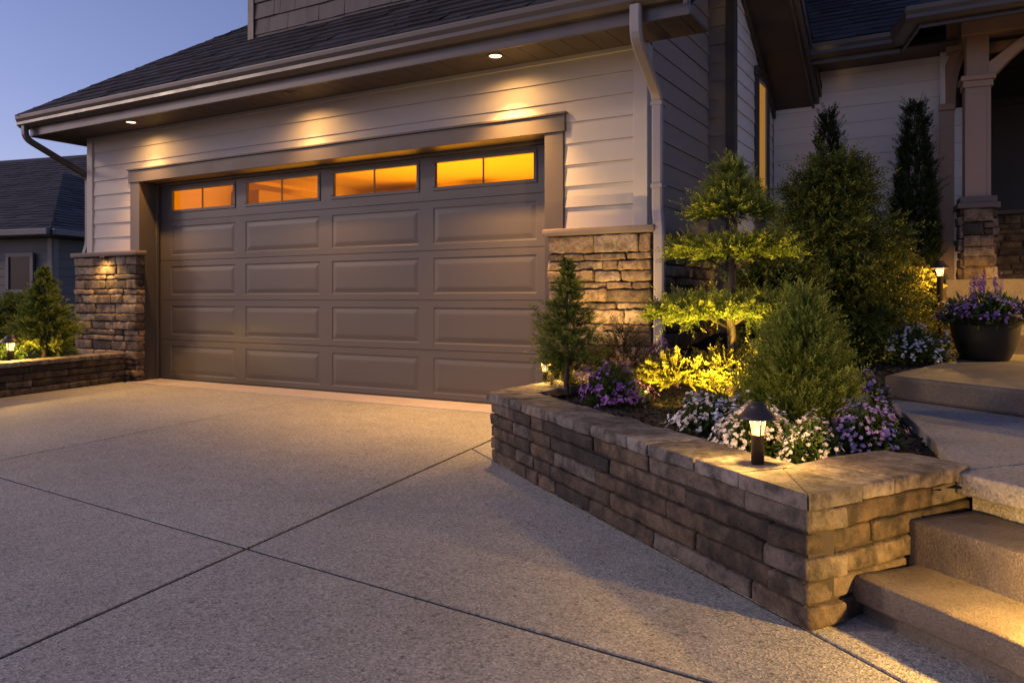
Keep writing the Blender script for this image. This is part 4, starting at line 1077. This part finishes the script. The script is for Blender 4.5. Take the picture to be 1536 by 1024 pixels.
# flowers
G = 'flower clumps in the planter'
flower_mound('flower_clump', (-1.904, 4.50, .35), .205, .19, .225, 'purple_petal', 'bright purple and pink flower mound at the foot of the young conifer', G, heads=120, psz=.0095)
flower_mound('flower_clump', (-1.14, 3.86, .34), .165, .15, .195, 'white_petal', 'white flower clump left of the front path light, below the golden bush', G, heads=105, psz=.0095)
flower_mound('flower_clump', (-.80, 3.38, .345), .165, .13, .20, 'white_petal', 'white flowers lit brightly right behind the front path light', G, heads=150, psz=.0095)
flower_mound('flower_clump', (-.56, 3.27, .345), .105, .085, .16, 'white_petal', 'small white flower tuft right of the front path light', G, heads=70, psz=.0095)
flower_mound('flower_clump', (-.40, 3.68, .345), .145, .13, .215, 'lilac_petal', 'lilac flower clump beside the landing slab, right of the egg shaped bush', G, heads=95, psz=.0095)
flower_mound('flower_clump', (-.50, 4.52, .35), .13, .13, .27, 'lilac_petal', 'pale lilac blooms between the egg shaped bush and the thick slab step', G, heads=85, psz=.009)
flower_mound('flower_clump', (-.42, 6.68, .52), .27, .20, .26, 'white_petal', 'wide white flower clump on the mulch left of the black pot', G, heads=110, psz=.011, lsz=.05)
# ground-cover by the left lamp and hedge in front of the neighbour
for (x, y, z, h, r_, lab) in ((-9.25, 4.75, .28, .16, .22, 'low green cover plant beside the left planter light'), (-9.75, 5.55, .28, .18, .25, 'low green cover plant behind the left spruce'), (-9.55, 4.35, .28, .13, .16, 'low green cover plant farthest out in the left planter')):
    shrub('cover_plant', (x, y, z), lab, 'plant', loose((x, y, z), h, r_, 16, 30, nl=.035, nw=.007, csize=.42), 'herb')
for (x, y, h, r_, lab) in ((-12.3, 6.6, .85, .75, 'dark garden bush on the lawn in front of the neighbouring house'), (-13.7, 7.2, .95, .8, 'farther dark garden bush before the neighbouring house wall'), (-11.2, 7.6, .6, .6, 'low dark bush beside the left side of the garage')):
    shrub('garden_bush', (x, y, -.02), lab, 'shrub', loose((x, y, -.02), h, r_, 60, 40, nl=.07, nw=.014, conic=.3, csize=.32), 'holly')

# =====================================================================  flower pot
c = (.065, 7.04, .541)
pot = thing('flower_pot', c, 'large black flower pot with rolled rim on the thick slab step', 'flower pot')
mb = MB()
KP = .88
mb.lathe([(r_*KP, z_) for r_, z_ in [(.0005, 0), (.172, 0), (.182, .008), (.192, .025), (.228, .09), (.256, .18), (.268, .262), (.272, .276), (.281, .280), (.287, .312), (.300, .318), (.312, .330), (.312, .348), (.300, .358), (.280, .352), (.262, .33), (.255, .29), (.0005, .285)]], c, 48)
mb.build('body', M['pot'], pot)
mb = MB(); mb.lathe([(.0005, .275), (.1, .278), (.232, .268)], c, 24); mb.build('potting_soil', M['soil'], pot)
c2 = (c[0], c[1], c[2]+.275)
pf = flower_mound('potted_flowers', c2, .30, .28, .22, 'violet_petal', 'violet and pink flowers overflowing the black pot', None, heads=170, psz=.012, lsz=.07, nleaf=1500)
PV, PT = [], []
sp = []
for i in range(14):                                                                   # upright violet spikes
    a = random.uniform(0, 6.28); r_ = random.uniform(0, .18); b = np.array([c2[0]+r_*math.cos(a), c2[1]+r_*math.sin(a), c2[2]+.16]); hgt = random.uniform(.14, .24)
    tt = rng.uniform(.3, 1, 60); Pp = b+np.array([0, 0, 1])*(tt*hgt)[:, None]+rng.normal(size=(60, 3))*.007
    sp.append(leaves(Pp, rng.normal(size=(60, 3))+[0, 0, .4], .018, .0045, rng.uniform(0, .75, 60)))
V, T = cat(*sp); quads_object('flower_spikes', V, T, M['violet_petal'], pf)

# =====================================================================  neighbouring house
NA = R(30.28)
def cam2w(X, Y, z=0): return (X*.8634-Y*.5044, X*.5044+Y*.8634, z)
NH = thing('neighbour_house', cam2w(-13, 20), 'dim blue grey neighbouring house with hip roof beyond the lawn', 'house')
ea = Vector((-.95, .31)); eb = Vector((.31, .95))                                      # its two wall directions, camera-free plan
def W2(p, z): return Vector(cam2w(p[0], p[1], z))
Cn = Vector((-10.45, 18.0))
def hip(mb, C, la, lb, z, pitch, slant):
    A = [C, C+ea*la, C+ea*la+eb*lb, C+eb*lb]; h = min(la, lb)/2
    if la > lb: r0, r1 = C+ea*h+eb*h, C+ea*(la-h)+eb*h
    else: r0, r1 = C+ea*h+eb*h, C+ea*h+eb*(lb-h)
    cen3 = C+ea*la/2+eb*lb/2
    for i in range(4):
        p, q_ = A[i], A[(i+1) % 4]
        along = W2(q_, 0)-W2(p, 0); Lg = along.length; al_ = along/Lg
        inn = (W2(cen3, 0)-W2((p+q_)/2, 0)); inn = (inn-al_*inn.dot(al_)).normalized()
        l = math.hypot(1, pitch); up = (inn+Vector((0, 0, pitch)))/l; nr = (Vector((0, 0, 1))-inn*pitch)/l
        shingles(mb, W2(p, z), al_, up, nr, int(h*l/.19), .19, lambda y: y/l, lambda y: Lg-y/l, .5, .03)
    top = [W2(r0, z+h*pitch), W2(r1, z+h*pitch)]; B = [W2(a_, z-.01) for a_ in A]
    mb.add(B+top, [(0,1,5,4) if la > lb else (0,1,4), (1,2,5) if la > lb else (1,2,5,4), (2,3,4,5) if la > lb else (2,3,5), (3,0,4) if la > lb else (3,0,4,5)], .3)
def nbox(mb, C, la, lb, z0, z1):
    o = W2(C, z0); mb.obox(o, W2(C+eb*lb, z0)-o, W2(C+ea*la, z0)-o, (0, 0, z1-z0))
Z_ = 2.50
ci_ = Cn+ea*.4+eb*.4
mb = MB(); nbox(mb, ci_, 7.2, 7.2, -.03, Z_+.1); nbox(mb, Cn+ea*5.5+eb*3.5, 12, 9, -.03, 2.6); mb.build('wall', M['n_siding'], NH)
mb = MB()
for (o_, d_, Lg) in ((ci_, ea, 7.2), (ci_, eb, 7.2)):
    a_ = W2(o_, 0); al_ = (W2(o_+d_, 0)-a_).normalized(); oth = eb if d_ is ea else ea
    laps(mb, a_, al_, -(W2(o_+oth, 0)-a_).normalized(), Lg, .3, Z_+.05, .20, lip=.022)
mb.build('siding', M['n_siding'], NH)
mb = MB(); hip(mb, Cn, 8, 8, Z_+.12, .52, 0); hip(mb, Cn+ea*2.2+eb*3.0, 14, 9.5, 2.9, .66, 0); mb.build('roof', M['shingle_n'], NH)
mb = MB()
for d_, o_ in ((ea, eb), (eb, ea)):
    a_ = W2(Cn, Z_-.03); mb.obox(a_, W2(Cn+d_*8, Z_-.03)-a_, (W2(Cn-o_*.12, Z_-.03)-a_), (0, 0, .15))
mb.build('gutter', M['n_trim'], NH, .02)
mb = MB(); a_ = W2(Cn+ea*.02+eb*.02, Z_-.05); mb.obox(a_, W2(Cn+eb*8, 0)-W2(Cn, 0), W2(Cn+ea*8, 0)-W2(Cn, 0), (0, 0, .03)); mb.build('soffit', M['soffit'], NH)
mb = MB()
a_ = W2(ci_-ea*.03-eb*.03, 0); ux_ = (W2(ci_+ea, 0)-W2(ci_, 0)).normalized(); uy_ = (W2(ci_+eb, 0)-W2(ci_, 0)).normalized()
mb.obox(a_, ux_*.16, uy_*.04, (0, 0, Z_)); mb.obox(a_, ux_*.04, uy_*.16, (0, 0, Z_)); mb.build('corner_trim', M['n_trim'], NH)
def nwin(t, w, z0, z1):
    o_ = W2(ci_+ea*t-eb*.10, z0); mb = MB(); f = .09
    mb.obox(o_, ux_*w, uy_*.06, (0, 0, f)); mb.obox(o_+Vector((0, 0, z1-z0-f)), ux_*w, uy_*.06, (0, 0, f)); mb.obox(o_+Vector((0, 0, f)), ux_*f, uy_*.06, (0, 0, z1-z0-2*f)); mb.obox(o_+ux_*(w-f)+Vector((0, 0, f)), ux_*f, uy_*.06, (0, 0, z1-z0-2*f))
    w_ = mb.build('window', M['n_trim'], NH)
    mb = MB(); mb.obox(o_+uy_*.03+ux_*f+Vector((0, 0, f)), ux_*(w-2*f), uy_*.01, (0, 0, z1-z0-2*f)); mb.build('window_pane', M['dark_glass'], w_)
nwin(.50, .85, 1.15, 2.1); nwin(2.0, 1.3, 1.2, 2.1)

# =====================================================================  sky, sun, camera
w = bpy.data.worlds.new('World'); sc.world = w; w.use_nodes = True
nt = w.node_tree; nt.nodes.clear()
SUN_DIR = Vector((-.80, -.50, .40)).normalized()        # towards the sun: low, off to the left
sk = nt.nodes.new('ShaderNodeTexSky'); sk.sky_type = 'NISHITA'; sk.sun_disc = False
sk.sun_elevation = math.asin(SUN_DIR.z); sk.sun_rotation = math.atan2(SUN_DIR.x, SUN_DIR.y)
sk.air_density = 1.0; sk.dust_density = 0.6; sk.ozone_density = 4.0
bg = nt.nodes.new('ShaderNodeBackground'); bg.inputs[1].default_value = 0.090
ou_ = nt.nodes.new('ShaderNodeOutputWorld')
nt.links.new(mixc(nt, 1.0, sk.outputs[0], (1.74, 1.24, 1.42), 'MULTIPLY'), bg.inputs[0]); nt.links.new(bg.outputs[0], ou_.inputs[0])

s = lamp('sun', 'SUN', (-20, -12, 12), 0.75, (1.0, .74, .52), angle=R(6.0))
s.rotation_euler = (-SUN_DIR).to_track_quat('-Z', 'Y').to_euler()

cd = bpy.data.cameras.new('camera'); cam = bpy.data.objects.new('camera', cd); COL.objects.link(cam)
cam.location = (0, 0, 1.0); cam.rotation_euler = (R(90), 0, R(30.28))
cd.sensor_width = 36; cd.lens = 36*1190/1536; cd.shift_y = -62.5/1536; cd.clip_start = .05; cd.clip_end = 500
sc.camera = cam
sc.view_settings.view_transform = 'Standard'; sc.view_settings.look = 'None'; sc.view_settings.exposure = 0.0; sc.view_settings.gamma = 1.0
sc.cycles.use_denoising = True
sc.cycles.max_bounces = 6; sc.cycles.transparent_max_bounces = 12
sc.cycles.sample_clamp_indirect = 4.0
